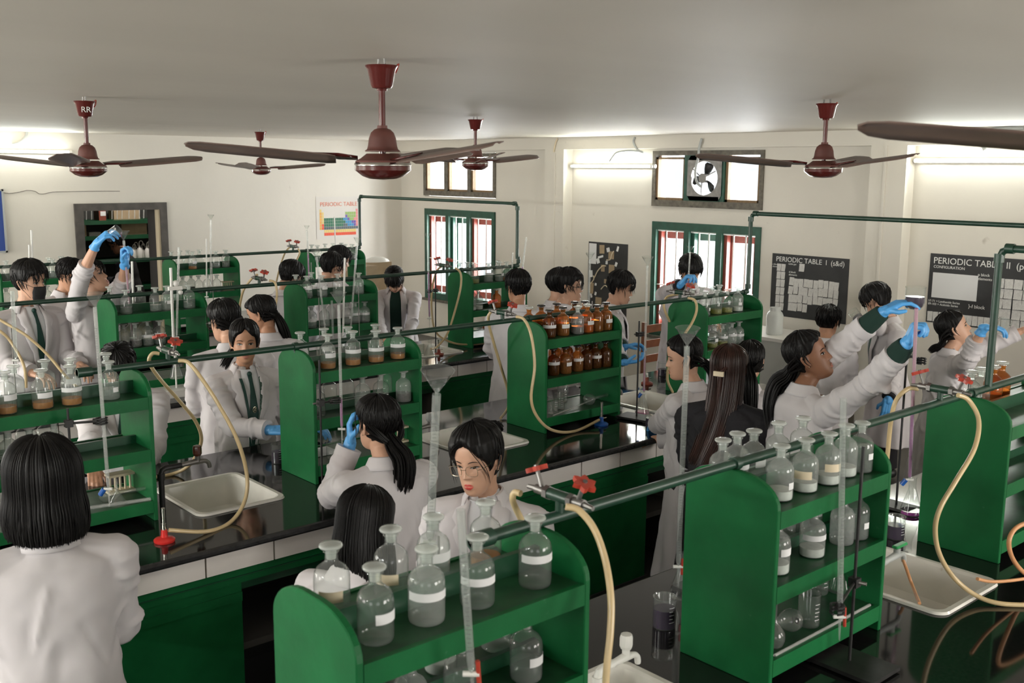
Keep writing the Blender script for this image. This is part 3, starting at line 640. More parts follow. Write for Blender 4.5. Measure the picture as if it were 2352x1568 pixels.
def sink(i, k, label):
    x0, x1 = SINKX[k]; y0, y1 = PY[i]-.255, PY[i]+.255; cx, cy = (x0+x1)/2, (y0+y1)/2
    t = empty('sink', (cx, cy, BT), label, 'sink', 'white ceramic bench sinks'); mb = MB()
    def ring(hx, hy, z, r, n=6):
        out = []
        for sx, sy, a0 in ((1, 1, 0), (-1, 1, 90), (-1, -1, 180), (1, -1, 270)):
            for q in range(n+1):
                a = math.radians(a0+90*q/n); out.append((sx*(hx-r)+r*math.cos(a), sy*(hy-r)+r*math.sin(a), z))
        return out
    hx, hy = (x1-x0)/2, (y1-y0)/2
    rs = [ring(hx+.004, hy+.004, .001, .05), ring(hx, hy, .010, .05), ring(hx-.018, hy-.018, .010, .045), ring(hx-.026, hy-.026, .0, .045), ring(hx-.045, hy-.05, -.13, .05), ring(hx-.07, hy-.08, -.15, .05)]
    n = len(rs[0]); vs = [p for r in rs for p in r]; fs = []
    for a in range(len(rs)-1):
        for j in range(n): fs.append((a*n+j, (a*n+(j+1) % n), (a+1)*n+(j+1) % n, (a+1)*n+j))
    fs.append(tuple((len(rs)-1)*n+j for j in range(n))); mb.add(vs, fs, M['sink']); mb.build('basin', parent=t, angle=22)
    mb = MB(); mb.lathe([(0, -.148), (.022, -.148), (.025, -.150)][::-1], m=M['steel'], seg=14); mb.build('drain', parent=t)
sink(2, 0, 'white ceramic sink beside the red burner'); sink(2, 1, 'white ceramic sink behind the woman in wire glasses'); sink(2, 2, 'white ceramic sink behind the retort stand flask')
sink(1, 0, 'white ceramic sink cut off by the bottom picture edge'); sink(1, 1, 'rust stained white sink below the green lever tap'); sink(3, 2, 'white ceramic sink near the barred far window')

def rack(i, x0, wdt, label):
    t = empty('reagent_rack', (x0, PY[i], BT), label, 'bottle rack', 'green reagent racks'); d = .165; H1 = .545; HT = .632
    def panel(x):
        pr = [(-d, 0), (d, 0)]
        for k in range(9):
            a = math.pi/2*k/8; pr.append((d-(d-.03)*(1-math.cos(a))**1.0*1.0, H1+(HT-H1)*math.sin(a)) if False else (.03+(d-.03)*math.cos(a), H1+(HT-H1)*math.sin(a)))
        for k in range(9):
            a = math.pi/2*(8-k)/8; pr.append((-.03-(d-.03)*math.cos(a), H1+(HT-H1)*math.sin(a)))
        mb = MB(); mb.prism(pr, x, x+.018, M['green'], lambda p, q, s: (s, p, q)); o = mb.build('side_panel', parent=t, smooth=False); bv = o.modifiers.new('b', 'BEVEL'); bv.width = .0025; bv.segments = 1
    panel(0); panel(wdt-.018)
    top = mat('shelf_paint', (.018, .080, .034), .36, var=.4, vs=11, spec=.25)
    for z in (.085, .31, .535):
        mb = MB(); mb.box((.018, -d+.006, z-.02), (wdt-.018, d-.006, z), top)
        for s in (-1, 1): mb.box((.018, min(s*d, s*(d-.014)), z-.048), (wdt-.018, max(s*d, s*(d-.014)), z+.004), M['green'])
        if z > .2: mb.box((.018, -.008, z), (wdt-.018, .008, z+(.052 if z > .5 else .035)), M['green_dk'])
        mb.build('shelf', parent=t, smooth=False)
    return t
RX = [(1.0, .645), (2.395, .63), (3.90, .63), (5.34, .62)]
RK = {}
RN = {'1a': 'nearest rack', '1b': 'right foreground rack', '1c': 'right edge rack', '2a': 'left edge rack', '2b': 'central rack', '2c': 'brown bottle rack', '2d': 'window end rack', '3b': 'rack below the pourer', '3c': 'mid rack', '3d': 'far window rack', '4b': 'back left rack', '4c': 'doorway rack', '4d': 'rack below the poster'}
RL = {'1a': 'green wooden reagent rack nearest the camera, seen from above', '1b': 'tall green reagent rack in the right foreground with clear bottles', '1c': 'green reagent rack cut off by the right picture edge',
      '2a': 'green reagent rack behind the woman with bobbed hair', '2b': 'green reagent rack left of the seated ponytail girl', '2c': 'green reagent rack full of brown and orange bottles', '2d': 'green reagent rack before the barred near window',
      '3b': 'green reagent rack in front of the boy pouring liquid', '3c': 'green reagent rack behind the two dark haired girls', '3d': 'green reagent rack in front of the far barred window',
      '4b': 'small green reagent rack at the left edge of the farthest bench', '4c': 'small green reagent rack just right of the storeroom doorway', '4d': 'small green reagent rack under the printed periodic poster'}
for key, idx in {'1a': 0, '1b': 1, '1c': 2, '2a': 0, '2b': 1, '2c': 2, '2d': 3, '3b': 1, '3c': 2, '3d': 3, '4b': 1, '4c': 2, '4d': 3}.items():
    i = int(key[0]); x, wd = RX[idx]
    if key == '3c': x = 3.78
    if key == '2b': x = 2.41
    RK[key] = (i, x, wd); rack(i, x, wd if key != '1c' else .9, RL[key])

# ------------------------------------------------------------------ gas pipes with taps
def gas_tap(t, x, y, z, s=1.):
    o = empty('gas_tap', (x, y, z)); o.parent = t
    mb = MB(); mb.tube([(0, 0, -.0), (0, 0, .045)], .011, M['pipe'], 10); mb.tube([(0, -.035, .05), (0, .035, .05)], .015, M['pipe'], 12); mb.build('tee', parent=o)
    for q in (-1, 1):
        mb = MB(); mb.tube([(0, q*.035, .05), (0, q*.05, .05)], .018, M['steel'], 6); mb.tube([(0, q*.05, .05), (0, q*.085, .05)], .012, M['steel'], 10); mb.tube([(0, q*.085, .05), (0, q*.115, .048)], [.008, .006], M['steel'], 8)
        a = Vector((0, q*.062, .05)); b = a+Vector((0, q*.022, .052)); mb.tube([a, b], .006, M['steel'], 8); mb.build('valve', parent=o)
        n = (b-a).normalized(); u = n.orthogonal().normalized(); w_ = n.cross(u); mb = MB(); vs = []; N = 24
        for lay in (-.006, .006):
            for k in range(N):
                an = 2*math.pi*k/N; r = .026+.006*math.cos(6*an); vs.append(b+n*lay+u*r*math.cos(an)+w_*r*math.sin(an))
        fs = [tuple(range(N))[::-1], tuple(range(N, 2*N))]+[(k, (k+1) % N, N+(k+1) % N, N+k) for k in range(N)]
        mb.add(vs, fs, M['redk']); mb.tube([b+n*.006, b+n*.010], .006, M['steel'], 8); mb.build('handle', parent=o)
PZ = 1.545
def gas_pipe(i, x0, x1, taps, riser, label, cap=False):
    y = PY[i]; t = empty('gas_pipe', (x0, y, PZ), label, 'pipe', 'green gas pipes')
    mb = MB(); mb.tube([(0, 0, 0), (x1-x0, 0, 0)], .0145, M['pipe'], 12, cap=True); mb.build('pipe_run', parent=t)
    mb = MB()
    if cap: mb.tube([(-.0, 0, 0), (.06, 0, 0)], .021, M['pipe'], 12)
    if cap: mb.build('end_cap', parent=t)
    for x in [RX[k][0]+.02 for k in range(4)]:
        mb = MB()
        if x0 < x < x1: mb.tube([(x-x0-.012, 0, 0), (x-x0+.012, 0, 0)], .020, M['pipe'], 12); mb.box((x-x0-.006, -.006, -.03), (x-x0+.006, .006, .0), M['pipe']); mb.build('pipe_clamp', parent=t)
    for x in taps: gas_tap(t, x-x0, 0, 0)
    if riser:
        mb = MB(); P = [Vector(p)-Vector((x0, y, PZ)) for p in riser]; Q = [P[0]]
        for k in range(1, len(P)-1):
            a = (P[k-1]-P[k]).normalized(); b = (P[k+1]-P[k]).normalized(); Q += [P[k]+a*.04, P[k]+a*.012+b*.012, P[k]+b*.04]
        Q.append(P[-1]); mb.tube(Q, .0145, M['pipe'], 12)
        for k in range(1, len(P)-1):
            for q in (k-1, k+1):
                a = (P[q]-P[k]).normalized(); mb.tube([P[k]+a*.022, P[k]+a*.055], .0195, M['pipe'], 12)
        mb.build('riser', parent=t)
ZR = 2.10; XE = 6.0
gas_pipe(4, -.5, XE, (5.20,), [(XE-.05, PY[4], PZ), (XE, PY[4], PZ), (XE, PY[4], 2.085), (XE, PY[3]+.02, 2.085), (XE, PY[3]+.02, PZ+.06)], 'green gas pipe over the farthest bench, looping high before the poster')
gas_pipe(3, -.5, XE, (3.50, 5.17), [(XE-.1, PY[3], PZ), (XE, PY[3], PZ), (XE, PY[3], PZ+.08)], 'green gas pipe passing in front of the masked boy')
gas_pipe(2, 1.40, XE-.0, (1.79, 3.72, 5.26), [(XE-.1, PY[2], PZ), (XE, PY[2], PZ), (XE, PY[2], 2.093), (XE, PY[1]+.0, 2.093)], 'green gas pipe crossing the face of the girl in a tie', True)
gas_pipe(1, 1.42, XE, (1.70, 3.66), [(4.06, PY[1], PZ), (4.06, PY[1], 2.10), (4.06, -1.5, 2.10)], 'thick green gas pipe over the nearest bench with an upright riser', True)

# ------------------------------------------------------------------ hoses
def hose(pts, label, r=.0085, m=None, grp=None):
    Q = []
    for u, v, y in pts:
        p = at(u, v, Y=y)
        if .55 < p.z < BT+r+.002 and any(a-.12 < p.y < b for a, b in BY[1:]): p = at(u, v, Z=BT+r+.001)
        Q.append(p)
    P = spline(Q, 8); mb = MB(); mb.tube(P, r, m or M['hose'], 10)
    o = mb.build('rubber_hose'); return tag(o, label, 'hose', grp)
hose([(366, 812, 4.43), (350, 812, 4.44), (343, 832, 4.45), (366, 868, 4.46), (410, 918, 4.47), (446, 962, 4.48), (462, 1000, 4.52), (457, 1032, 4.58), (435, 1068, 4.65), (400, 1087, 4.72), (345, 1098, 4.75)], 'tan rubber hose drooping behind the amber knobbed tap')
hose([(410, 828, 4.20), (432, 832, 4.17), (460, 865, 4.10), (500, 925, 4.02), (545, 1010, 3.96), (567, 1090, 3.95), (562, 1150, 3.93), (530, 1198, 3.92), (475, 1220, 3.90), (388, 1217, 3.87)], 'long tan rubber hose running to the red burner')
hose([(1148, 715, 4.43), (1128, 716, 4.44), (1122, 738, 4.46), (1135, 790, 4.5), (1153, 850, 4.55), (1167, 900, 4.58), (1167, 935, 4.62), (1150, 960, 4.7)], 'tan rubber hose hanging behind the brown bottle rack')
hose([(1185, 727, 4.20), (1204, 734, 4.16), (1220, 770, 4.10), (1228, 840, 4.07), (1220, 915, 4.07), (1236, 960, 4.06), (1270, 988, 4.05), (1320, 990, 4.05), (1376, 964, 4.07)], 'tan rubber hose looping over the green panel to the blue burner')
hose([(1556, 676, 4.43), (1532, 682, 4.43), (1525, 705, 4.43), (1538, 738, 4.44)], 'short tan hose curling left of the window end rack tap')
hose([(1580, 684, 4.20), (1596, 690, 4.17), (1600, 712, 4.14), (1590, 740, 4.12), (1568, 775, 4.1), (1540, 830, 4.12), (1533, 870, 4.15), (1545, 900, 4.2)], 'tan hose bowing behind the profile of the bun haired girl')
hose([(1196, 1133, 1.85), (1182, 1131, 1.87), (1178, 1150, 1.88), (1196, 1190, 1.90), (1215, 1230, 1.92), (1225, 1290, 1.95)], 'tan hose dropping behind the woman in wire glasses')
hose([(1300, 1163, 1.64), (1330, 1172, 1.62), (1365, 1215, 1.58), (1390, 1285, 1.54), (1403, 1370, 1.50), (1402, 1450, 1.48), (1394, 1530, 1.47), (1388, 1640, 1.46)], 'thick tan rubber hose hanging down right of the nearest rack')
hose([(2108, 893, 1.85), (2085, 893, 1.87), (2058, 920, 1.88), (2046, 970, 1.90), (2038, 1050, 1.92), (2030, 1130, 1.95)], 'tan hose arching over the pipe beside the black burette clamp')
hose([(2200, 907, 1.64), (2226, 920, 1.62), (2248, 965, 1.58), (2238, 1030, 1.55), (2195, 1105, 1.54), (2160, 1165, 1.55), (2148, 1215, 1.56), (2158, 1272, 1.56), (2190, 1325, 1.54), (2240, 1366, 1.48), (2300, 1386, 1.42), (2400, 1389, 1.35)], 'long tan hose snaking down the right edge rack past the sink')
hose([(2400, 1190, 1.40), (2340, 1208, 1.42), (2318, 1240, 1.42), (2325, 1280, 1.42), (2352, 1315, 1.42), (2400, 1345, 1.4)], 'orange rubber tube looping at the right picture edge', .008, M['hose_o'])
hose([(2245, 1329, 1.43), (2275, 1335, 1.43), (2320, 1333, 1.42), (2400, 1322, 1.4)], 'straight orange tube end resting by the sink corner', .006, M['hose_o'])
hose([(592, 630, 6.85), (578, 640, 6.86), (560, 665, 6.9), (553, 690, 6.95), (548, 720, 7.0)], 'tan hose drooping behind the two dark haired girls')
hose([(618, 644, 6.62), (632, 650, 6.6), (636, 680, 6.58), (630, 715, 6.55), (622, 745, 6.5)], 'tan hose falling in front of the third bench rack')
hose([(1022, 609, 6.85), (1005, 620, 6.84), (993, 660, 6.8), (992, 720, 6.75), (1003, 765, 6.7), (1040, 787, 6.66), (1080, 791, 6.64), (1122, 787, 6.62)], 'tan hose looping left of the far window rack')
hose([(1046, 615, 6.62), (1058, 628, 6.6), (1058, 660, 6.56), (1046, 710, 6.52), (1028, 765, 6.5), (1005, 795, 6.48), (990, 801, 6.45)], 'tan hose hanging across the far window rack panel')
hose([(668, 565, 9.38), (655, 580, 9.38), (644, 610, 9.38), (634, 650, 9.38)], 'thin far tan hose left of the poster rack tap')
hose([(685, 570, 9.15), (688, 582, 9.14), (680, 600, 9.12), (676, 612, 9.1)], 'thin far tan hose right of the poster rack tap')
hose([(288, 600, 9.15), (283, 615, 9.12), (272, 638, 9.1), (258, 665, 9.0), (250, 690, 9.0)], 'thin far tan hose seen before the storeroom doorway')
hose([(-60, 690, 6.5), (0, 734, 6.40), (60, 770, 6.3), (110, 815, 6.25), (150, 862, 6.2), (190, 900, 6.24)], 'tan hose slanting across the masked boy')
hose([(-60, 720, 6.5), (0, 760, 6.40), (25, 785, 6.38), (55, 840, 6.3), (60, 890, 6.3)], 'second tan hose at the left picture edge below the masked boy')
hose([(2074, 1284, 1.72), (2080, 1300, 1.71), (2094, 1340, 1.7), (2112, 1385, 1.68)], 'orange tube hanging from the green lever tap into the sink', .006, M['hose_o'])
# ------------------------------------------------------------------ burners, taps
def burner(p, col, label, h=.14):
    t = empty('bunsen_burner', p, label, 'burner'); mb = MB(); mb.lathe([(.0, 0), (.040, 0), (.042, .004), (.042, .010), (.036, .015), (.014, .020), (.012, .05), (.0, .05)], m=col, seg=24, close=False); mb.build('base', parent=t)
    mb = MB(); mb.tube([(0, 0, .05), (0, 0, h)], .0075, M['chrome'], 12); mb.tube([(0, 0, .052), (0, 0, .075)], .0095, M['chrome'], 12); mb.build('barrel', parent=t)
    mb = MB(); mb.tube([(.01, 0, .04), (.04, 0, .04)], .005, M['chrome'], 8); mb.build('gas_inlet', parent=t); return t
burner(at(378, 1243, Z=BT), M['red'], 'red bunsen burner standing left of the white sink')
burner(at(1381, 976, Z=BT), M['blue'], 'blue bunsen burner below the brown bottle rack')
rb = mat('red_brown_enamel', (.30, .06, .035), .3)
burner(at(1008, 815, Z=BT), rb, 'red brown burner in front of the far window rack', .13); burner(at(1125, 805, Z=BT), rb, 'red brown burner on the black top right of the hoses', .13)
burner(at(1486, 882, Z=BT), rb, 'dark red burner beyond the retort stand at the sink', .05)
def faucet(x, y, h, label, knob, spx=.2, metal=None):
    t = empty('faucet', (x, y, BT), label, 'tap'); mt = metal or M['steel']
    mb = MB(); mb.tube([(0, 0, 0), (0, 0, h-.02), (.006, 0, h-.006), (.02, 0, h), (spx*.55, 0, h)], .0125, M['iron'] if metal is None else mt, 12); mb.tube([(0, 0, h-.05), (0, 0, h-.02)], .017, M['iron'] if metal is None else mt, 12); mb.build('stand_pipe', parent=t)
    mb = MB(); mb.tube([(spx*.5, 0, h), (spx, 0, h+.004)], [.010, .014], mt, 12); mb.tube(spline([(spx*.95, 0, h), (spx+.03, 0, h), (spx+.05, 0, h-.012), (spx+.055, 0, h-.035)], 4), [.011]*4+[.010]*8+[.009], mt, 10); mb.tube([(spx, 0, h), (spx, 0, h+.03)], .012, mt, 12); mb.build('tap_body', parent=t)
    if knob == 'lever':
        mb = MB(); mb.box((spx-.02, -.012, h+.03), (spx+.055, .012, h+.042), mat('green_plastic', (.03, .32, .10), .3)); o = mb.build('lever', parent=t, smooth=False); o.modifiers.new('b', 'BEVEL').width = .004
    else:
        mb = MB(); mb.lathe([(.0, h+.03), (.016, h+.03), (.020, h+.04), (.020, h+.065), (.017, h+.075), (.0, h+.077)], (spx, 0, 0), knob, 10, close=False); mb.build('knob', parent=t, angle=20)
    return t
p = at(374, 1170, Z=BT); faucet(p.x, p.y, .185, 'dark standpipe tap with amber knob over the sink beside the red burner', M['amberk'], .17)
faucet(3.16, 4.42, .09, 'grey tap with clear knob at the sink behind the woman in glasses', glassmat('clear_plastic', (.85, .87, .87), (.35, .36, .36), .25), .13, M['steel'])
faucet(4.66, 4.40, .09, 'grey tap between the brown bottle rack and its sink', M['steel'], .10, M['steel'])
faucet(3.19, 1.72, .13, 'grey plastic tap with green lever over the stained sink', 'lever', .17, M['pvc'])
p = at(1436, 1560, Y=1.93); faucet(p.x-.12, p.y, max(.05, p.z-BT-.04), 'white tap knob rising at the bottom picture edge', M['white'], .12, M['white'])

# ------------------------------------------------------------------ bottles
def bottle_meshes():
    B = {}
    P = [(.0, .002), (.034, .0), (.038, .004), (.039, .012), (.039, .088), (.037, .099), (.031, .109), (.022, .116), (.0155, .121), (.0135, .126), (.0135, .140), (.0155, .143), (.0175, .1445), (.0165, .1465), (.0120, .146)]
    for k, m in (('c', G), ('h', GB), ('b', GBR), ('o', GOR)):
        mb = MB(); mb.lathe(P, m=m, seg=24, close=False); B[k] = mb.mesh('bottle_'+k, angle=60)
    S = [(.0, .128), (.0105, .128), (.0120, .146), (.0115, .150), (.0225, .1525), (.0255, .1555), (.0255, .159), (.0225, .162), (.012, .163), (.0, .163)]
    for k, m in (('c', GS), ('h', GS)): mb = MB(); mb.lathe(S, m=m, seg=20, close=False); B['s'+k] = mb.mesh('stopper_'+k, angle=60)
    mb = MB(); mb.lathe(S, m=mat('dark_stopper', (.03, .025, .022), .12), seg=20, close=False); B['sd'] = mb.mesh('stopper_d', angle=60)
    def liq(h, m):
        mb = MB(); hh = min(h, .1); mb.lathe([(.0, .004), (.0365, .004), (.0368, .012), (.0368, hh), (.0, hh)], m=m, seg=24, close=False); return mb.mesh('liquid_%s_%d' % (m.name, h*1000))
    B['liq'] = liq
    def lab(z0, z1, a0, a1, m):
        mb = MB(); n = 10; r = .0398; vs = []
        for j in range(n+1):
            a = math.radians(a0+(a1-a0)*j/n)
            for z in (z0, z1): vs.append((r*math.cos(a), r*math.sin(a), z))
        mb.add(vs, [(2*j, 2*j+2, 2*j+3, 2*j+1) for j in range(n)], m); return mb.mesh('label')
    B['l1'] = lab(.052, .074, -110, -20, M['paper']); B['l2'] = lab(.060, .078, -175, -30, M['paper']); B['l3'] = lab(.040, .060, -100, -65, M['paper']); B['l4'] = lab(.045, .070, -170, -90, M['cream'])
    return B
BM = bottle_meshes(); LQ = {}
def liquid(h, m):
    k = (round(h, 3), m.name)
    if k not in LQ: LQ[k] = BM['liq'](h, m)
    return LQ[k]
LOOK = {'c': ('c', 'c', None, 0, 'clear'), 'h': ('h', 'h', None, 0, 'hazy'), 'w': ('c', 'c', L_wa, .045, 'half full clear'), 'a': ('c', 'c', L_am, .028, 'amber bottomed'), 'b': ('b', 'd', L_dk, .062, 'brown'), 'o': ('o', 'd', L_dk, .070, 'orange shouldered'),
        'p': ('h', 'h', L_wp, .030, 'powder bottomed'), 'y': ('c', 'c', L_ye, .034, 'yellow bottomed'), 'k': ('h', 'h', L_dk, .045, 'dark filled'), 'j': ('o', 'h', L_oj, .045, 'orange brown'), 'f': ('c', 'c', L_wa, .085, 'full clear')}
ORD = ['first', 'second', 'third', 'fourth', 'fifth', 'sixth', 'seventh', 'eighth', 'ninth', 'tenth']
def bottle(loc, look, lab, label, grp, sc=1., rz=None):
    b, s, lm, lh, _ = LOOK[look]
    o = bpy.data.objects.new('reagent_bottle', BM[b]); COL.objects.link(o); o.location = loc; o.scale = (sc*RNG.uniform(.97, 1.03), sc*RNG.uniform(.97, 1.03), sc*RNG.uniform(.97, 1.04)); o.rotation_euler = (0, 0, RNG.uniform(-.5, .3)-.1 if rz is None else rz)
    tag(o, label, 'bottle', grp); part('stopper', BM['s'+s], o, (RNG.uniform(-.001, .001), 0, 0))
    if lm: part('liquid', liquid(lh, lm), o)
    if lab: part('paper_label', BM['l%d' % lab], o, (0, 0, RNG.uniform(-.008, .006)))
    return o
def row(key, shelf, side, items, sc=1.):
    "items: (u, look, label style); side F is the near row, R the rear row"
    i, rx, wd = RK[key]; z = BT+{'t': .535, 'm': .31, 'b': .085}[shelf]+.001; y = PY[i]+(-.082 if side == 'F' else .082)
    last = -9; sh = {'t': 'top', 'm': 'middle', 'b': 'bottom'}[shelf]
    lo, hi = rx+.06, rx+(.9 if key == '1c' else wd)-.06
    xs = [min(max(xat(u, y, z+.08), lo), hi) for u, _, _ in items]
    for k in range(1, len(xs)): xs[k] = max(xs[k], xs[k-1]+.081*sc)
    if xs and xs[-1] > hi+.02:
        xs[-1] = hi
        for k in range(len(xs)-2, -1, -1): xs[k] = min(xs[k], xs[k+1]-.0805*sc)
    for k, ((u, look, lab), x) in enumerate(zip(items, xs)):
        nm = LOOK[look][4]; lbl = '%s bottle, %s from left in %s row, %s shelf, %s' % (nm, ORD[k], 'near' if side == 'F' else 'rear', sh, RN[key])
        bottle((x, y+RNG.uniform(-.006, .006), z), look, lab, lbl, 'bottles on the %s shelf of the %s' % (sh, RN[key]), sc)
row('1a', 't', 'F', [(862, 'c', 1), (983, 'h', 2), (1097, 'c', 2), (1228, 'c', 2)])
row('1a', 't', 'R', [(762, 'c', 4), (898, 'c', 4), (997, 'h', 1), (1113, 'a', 0)])
row('1a', 'm', 'F', [(940, 'h', 1), (1060, 'c', 0), (1207, 'w', 1)]); row('1a', 'm', 'R', [(900, 'c', 0), (1010, 'p', 0), (1140, 'h', 1)])
row('1b', 't', 'F', [(1792, 'p', 3), (1849, 'p', 4), (1899, 'p', 4), (1945, 'p', 0), (1990, 'f', 3)])
row('1b', 't', 'R', [(1652, 'h', 2), (1695, 'h', 2), (1732, 'h', 1), (1785, 'h', 0), (1843, 'c', 0)])
row('1b', 'm', 'F', [(1782, 'p', 1), (1868, 'p', 2), (1935, 'h', 0), (1992, 'f', 3)]); row('1b', 'm', 'R', [(1800, 'c', 0), (1850, 'w', 0), (1958, 'h', 3)])
row('1c', 't', 'R', [(2226, 'c', 0), (2253, 'c', 0), (2278, 'j', 0), (2300, 'j', 0)])
row('2a', 't', 'F', [(13, 'a', 1), (97, 'a', 1), (163, 'a', 2), (251, 'w', 3)]); row('2a', 't', 'R', [(32, 'c', 0), (105, 'c', 0), (163, 'c', 1), (244, 'c', 0)])
row('2a', 'm', 'F', [(20, 'k', 1), (68, 'h', 0), (127, 'c', 1)]); row('2a', 'm', 'R', [(0, 'h', 0), (59, 'c', 0), (106, 'c', 0)])
row('2b', 't', 'F', [(753, 'a', 1), (811, 'a', 2), (863, 'a', 2), (914, 'a', 2)]); row('2b', 't', 'R', [(690, 'w', 0), (746, 'a', 1), (799, 'c', 0), (862, 'c', 0)])
row('2b', 'm', 'F', [(728, 'c', 0), (832, 'h', 0), (876, 'w', 3), (930, 'k', 0)]); row('2b', 'm', 'R', [(755, 'c', 0), (797, 'c', 0), (890, 'c', 0)])
row('2c', 't', 'F', [(1263, 'b', 2), (1294, 'o', 1), (1325, 'k', 0), (1353, 'j', 1), (1377, 'o', 0), (1400, 'o', 1)]); row('2c', 't', 'R', [(1216, 'j', 0), (1243, 'o', 0), (1278, 'o', 0), (1320, 'b', 0), (1344, 'o', 0)])
row('2c', 'm', 'F', [(1272, 'b', 2), (1297, 'o', 1), (1331, 'o', 2), (1358, 'b', 0), (1383, 'b', 2), (1404, 'b', 0)], .96); row('2c', 'm', 'R', [(1275, 'j', 0), (1303, 'b', 1), (1345, 'b', 0)])
row('2d', 't', 'F', [(1619, 'w', 3), (1646, 'y', 0), (1670, 'y', 0), (1695, 'p', 3)]); row('2d', 't', 'R', [(1590, 'c', 0), (1611, 'c', 0), (1633, 'c', 0), (1650, 'h', 0)])
row('2d', 'm', 'F', [(1637, 'y', 1), (1661, 'y', 2), (1680, 'h', 2), (1697, 'h', 2)], .95); row('2d', 'm', 'R', [(1643, 'c', 0), (1668, 'c', 0), (1690, 'h', 0)])
row('3b', 't', 'F', [(289, 'w', 0), (357, 'w', 0), (385, 'h', 1), (435, 'w', 0)]); row('3b', 't', 'R', [(252, 'c', 0), (321, 'y', 0), (405, 'h', 0)])
row('3b', 'm', 'F', [(284, 'k', 0), (312, 'k', 0), (337, 'w', 2), (365, 'w', 2)]); row('3b', 'm', 'R', [(270, 'c', 0), (301, 'h', 0), (331, 'c', 0)])
row('3c', 't', 'F', [(705, 'w', 2), (739, 'w', 1), (775, 'w', 0), (823, 'h', 0)]); row('3c', 't', 'R', [(670, 'c', 0), (716, 'c', 0)])
row('3c', 'm', 'F', [(715, 'w', 1), (745, 'h', 0), (796, 'w', 3), (814, 'h', 2), (836, 'h', 2)]); row('3c', 'm', 'R', [(701, 'c', 0), (760, 'c', 0)])
row('3d', 't', 'F', [(1091, 'y', 0), (1123, 'w', 2), (1147, 'w', 1), (1164, 'a', 0)]); row('3d', 't', 'R', [(1050, 'c', 0), (1074, 'c', 0), (1143, 'c', 0)])
row('3d', 'm', 'F', [(1077, 'p', 0), (1098, 'p', 0), (1140, 'j', 0)]); row('3d', 'm', 'R', [(1085, 'c', 0)])
row('4b', 't', 'F', [(15, 'c', 0), (89, 'w', 0), (121, 'w', 0), (155, 'w', 0)]); row('4b', 't', 'R', [(48, 'c', 0), (113, 'c', 0), (145, 'c', 0)])
row('4b', 'm', 'F', [(11, 'c', 0), (108, 'w', 0), (139, 'p', 0)]); row('4b', 'm', 'R', [(137, 'c', 0)])
row('4c', 't', 'F', [(442, 'a', 1), (496, 'w', 0), (519, 'w', 0)]); row('4c', 't', 'R', [(388, 'c', 0), (403, 'c', 0), (430, 'c', 0), (458, 'w', 0)])
row('4c', 'm', 'F', [(420, 'h', 0), (457, 'w', 0), (476, 'w', 0), (497, 'w', 0)]); row('4c', 'm', 'R', [(439, 'k', 0)])
row('4d', 't', 'F', [(729, 'w', 0), (794, 'w', 0), (809, 'w', 0)]); row('4d', 't', 'R', [(716, 'c', 0), (747, 'c', 0), (765, 'c', 0), (785, 'c', 0)])

# ------------------------------------------------------------------ beakers, flasks, burettes
markd = mat('dark_print', (.12, .12, .12), .6)
marks = mat('white_print', (.75, .75, .75), .6)
def beaker(loc, r, h, label, liq=None, lh=.5, tilt=None, grads=True, name='beaker'):
    mb = MB(); mb.lathe([(0, .002), (r*.93, .0), (r, .006), (r, h*.96), (r*1.06, h), (r*1.03, h+.001), (r*.97, h*.955)], m=G, seg=24, close=False); o = mb.build(name, loc=loc, angle=60); tag(o, label, 'beaker')
    if liq: mb = MB(); mb.lathe([(0, .004), (r*.95, .004), (r*.95, h*lh), (0, h*lh)], m=liq, seg=24, close=False); mb.build('liquid', parent=o)
    if grads:
        mb = MB()
        for k in range(5):
            z = h*(.25+.12*k); a0 = math.radians(-115); vs = []
            for q in range(4):
                a = a0+q*.12*(1 if k % 2 else 1.5)
                for zz in (z, z+.0018): vs.append((r*1.012*math.cos(a), r*1.012*math.sin(a), zz))
            mb.add(vs, [(2*q, 2*q+2, 2*q+3, 2*q+1) for q in range(3)], marks)
        mb.build('scale_marks', parent=o)
    if tilt: o.rotation_euler = tilt
    return o
def conical(loc, label, h=.15, r=.045, liq=None):
    mb = MB(); mb.lathe([(0, .002), (r*.95, 0), (r, .008), (r*.98, .016), (r*.33, h*.68), (r*.30, h*.75), (r*.30, h*.96), (r*.37, h), (r*.33, h*1.005)], m=G, seg=24, close=False); o = mb.build('conical_flask', loc=loc, angle=60); tag(o, label, 'flask')
    if liq: mb = MB(); mb.lathe([(0, .004), (r*.93, .004), (r*.90, .018), (0, .018)], m=liq, seg=24, close=False); mb.build('liquid', parent=o)
    return o
beaker(at(1525, 1438, Z=BT), .038, .105, 'beaker of dark purple liquid left of the right foreground rack', L_pu, .62)
beaker(at(2056, 1235, Z=BT), .036, .095, 'beaker of deep purple liquid with a white label beside the panel', L_pu, .6)
beaker(at(1497, 980, Z=BT), .037, .088, 'squat beaker of black purple liquid beside the retort stand', L_pu, .62)
beaker(at(1521, 862, Z=BT), .034, .10, 'beaker half full of dark liquid behind the profile girl', L_pu, .5)
beaker(at(640, 1062, Z=BT), .036, .10, 'beaker of purple liquid half hidden by the green rack panel', L_pu, .6)
beaker(at(770, 1032, Y=4.23)+Vector((0, 0, 0)), .04, .09, 'empty upturned beaker on the bottom shelf of the central rack', None).location = (xat(768, 4.23, 1.02), 4.23, BT+.086)
for u, y, lb in ((1270, 4.22, 'empty beaker on the bottom shelf under the brown bottles'), (1284, 4.27, 'second empty beaker just right under the brown bottles'), (1292, 4.41, 'taller empty beaker behind the pair under the brown bottles')):
    beaker((xat(u, y, 1.02), y, BT+.087), .033, .095, lb)
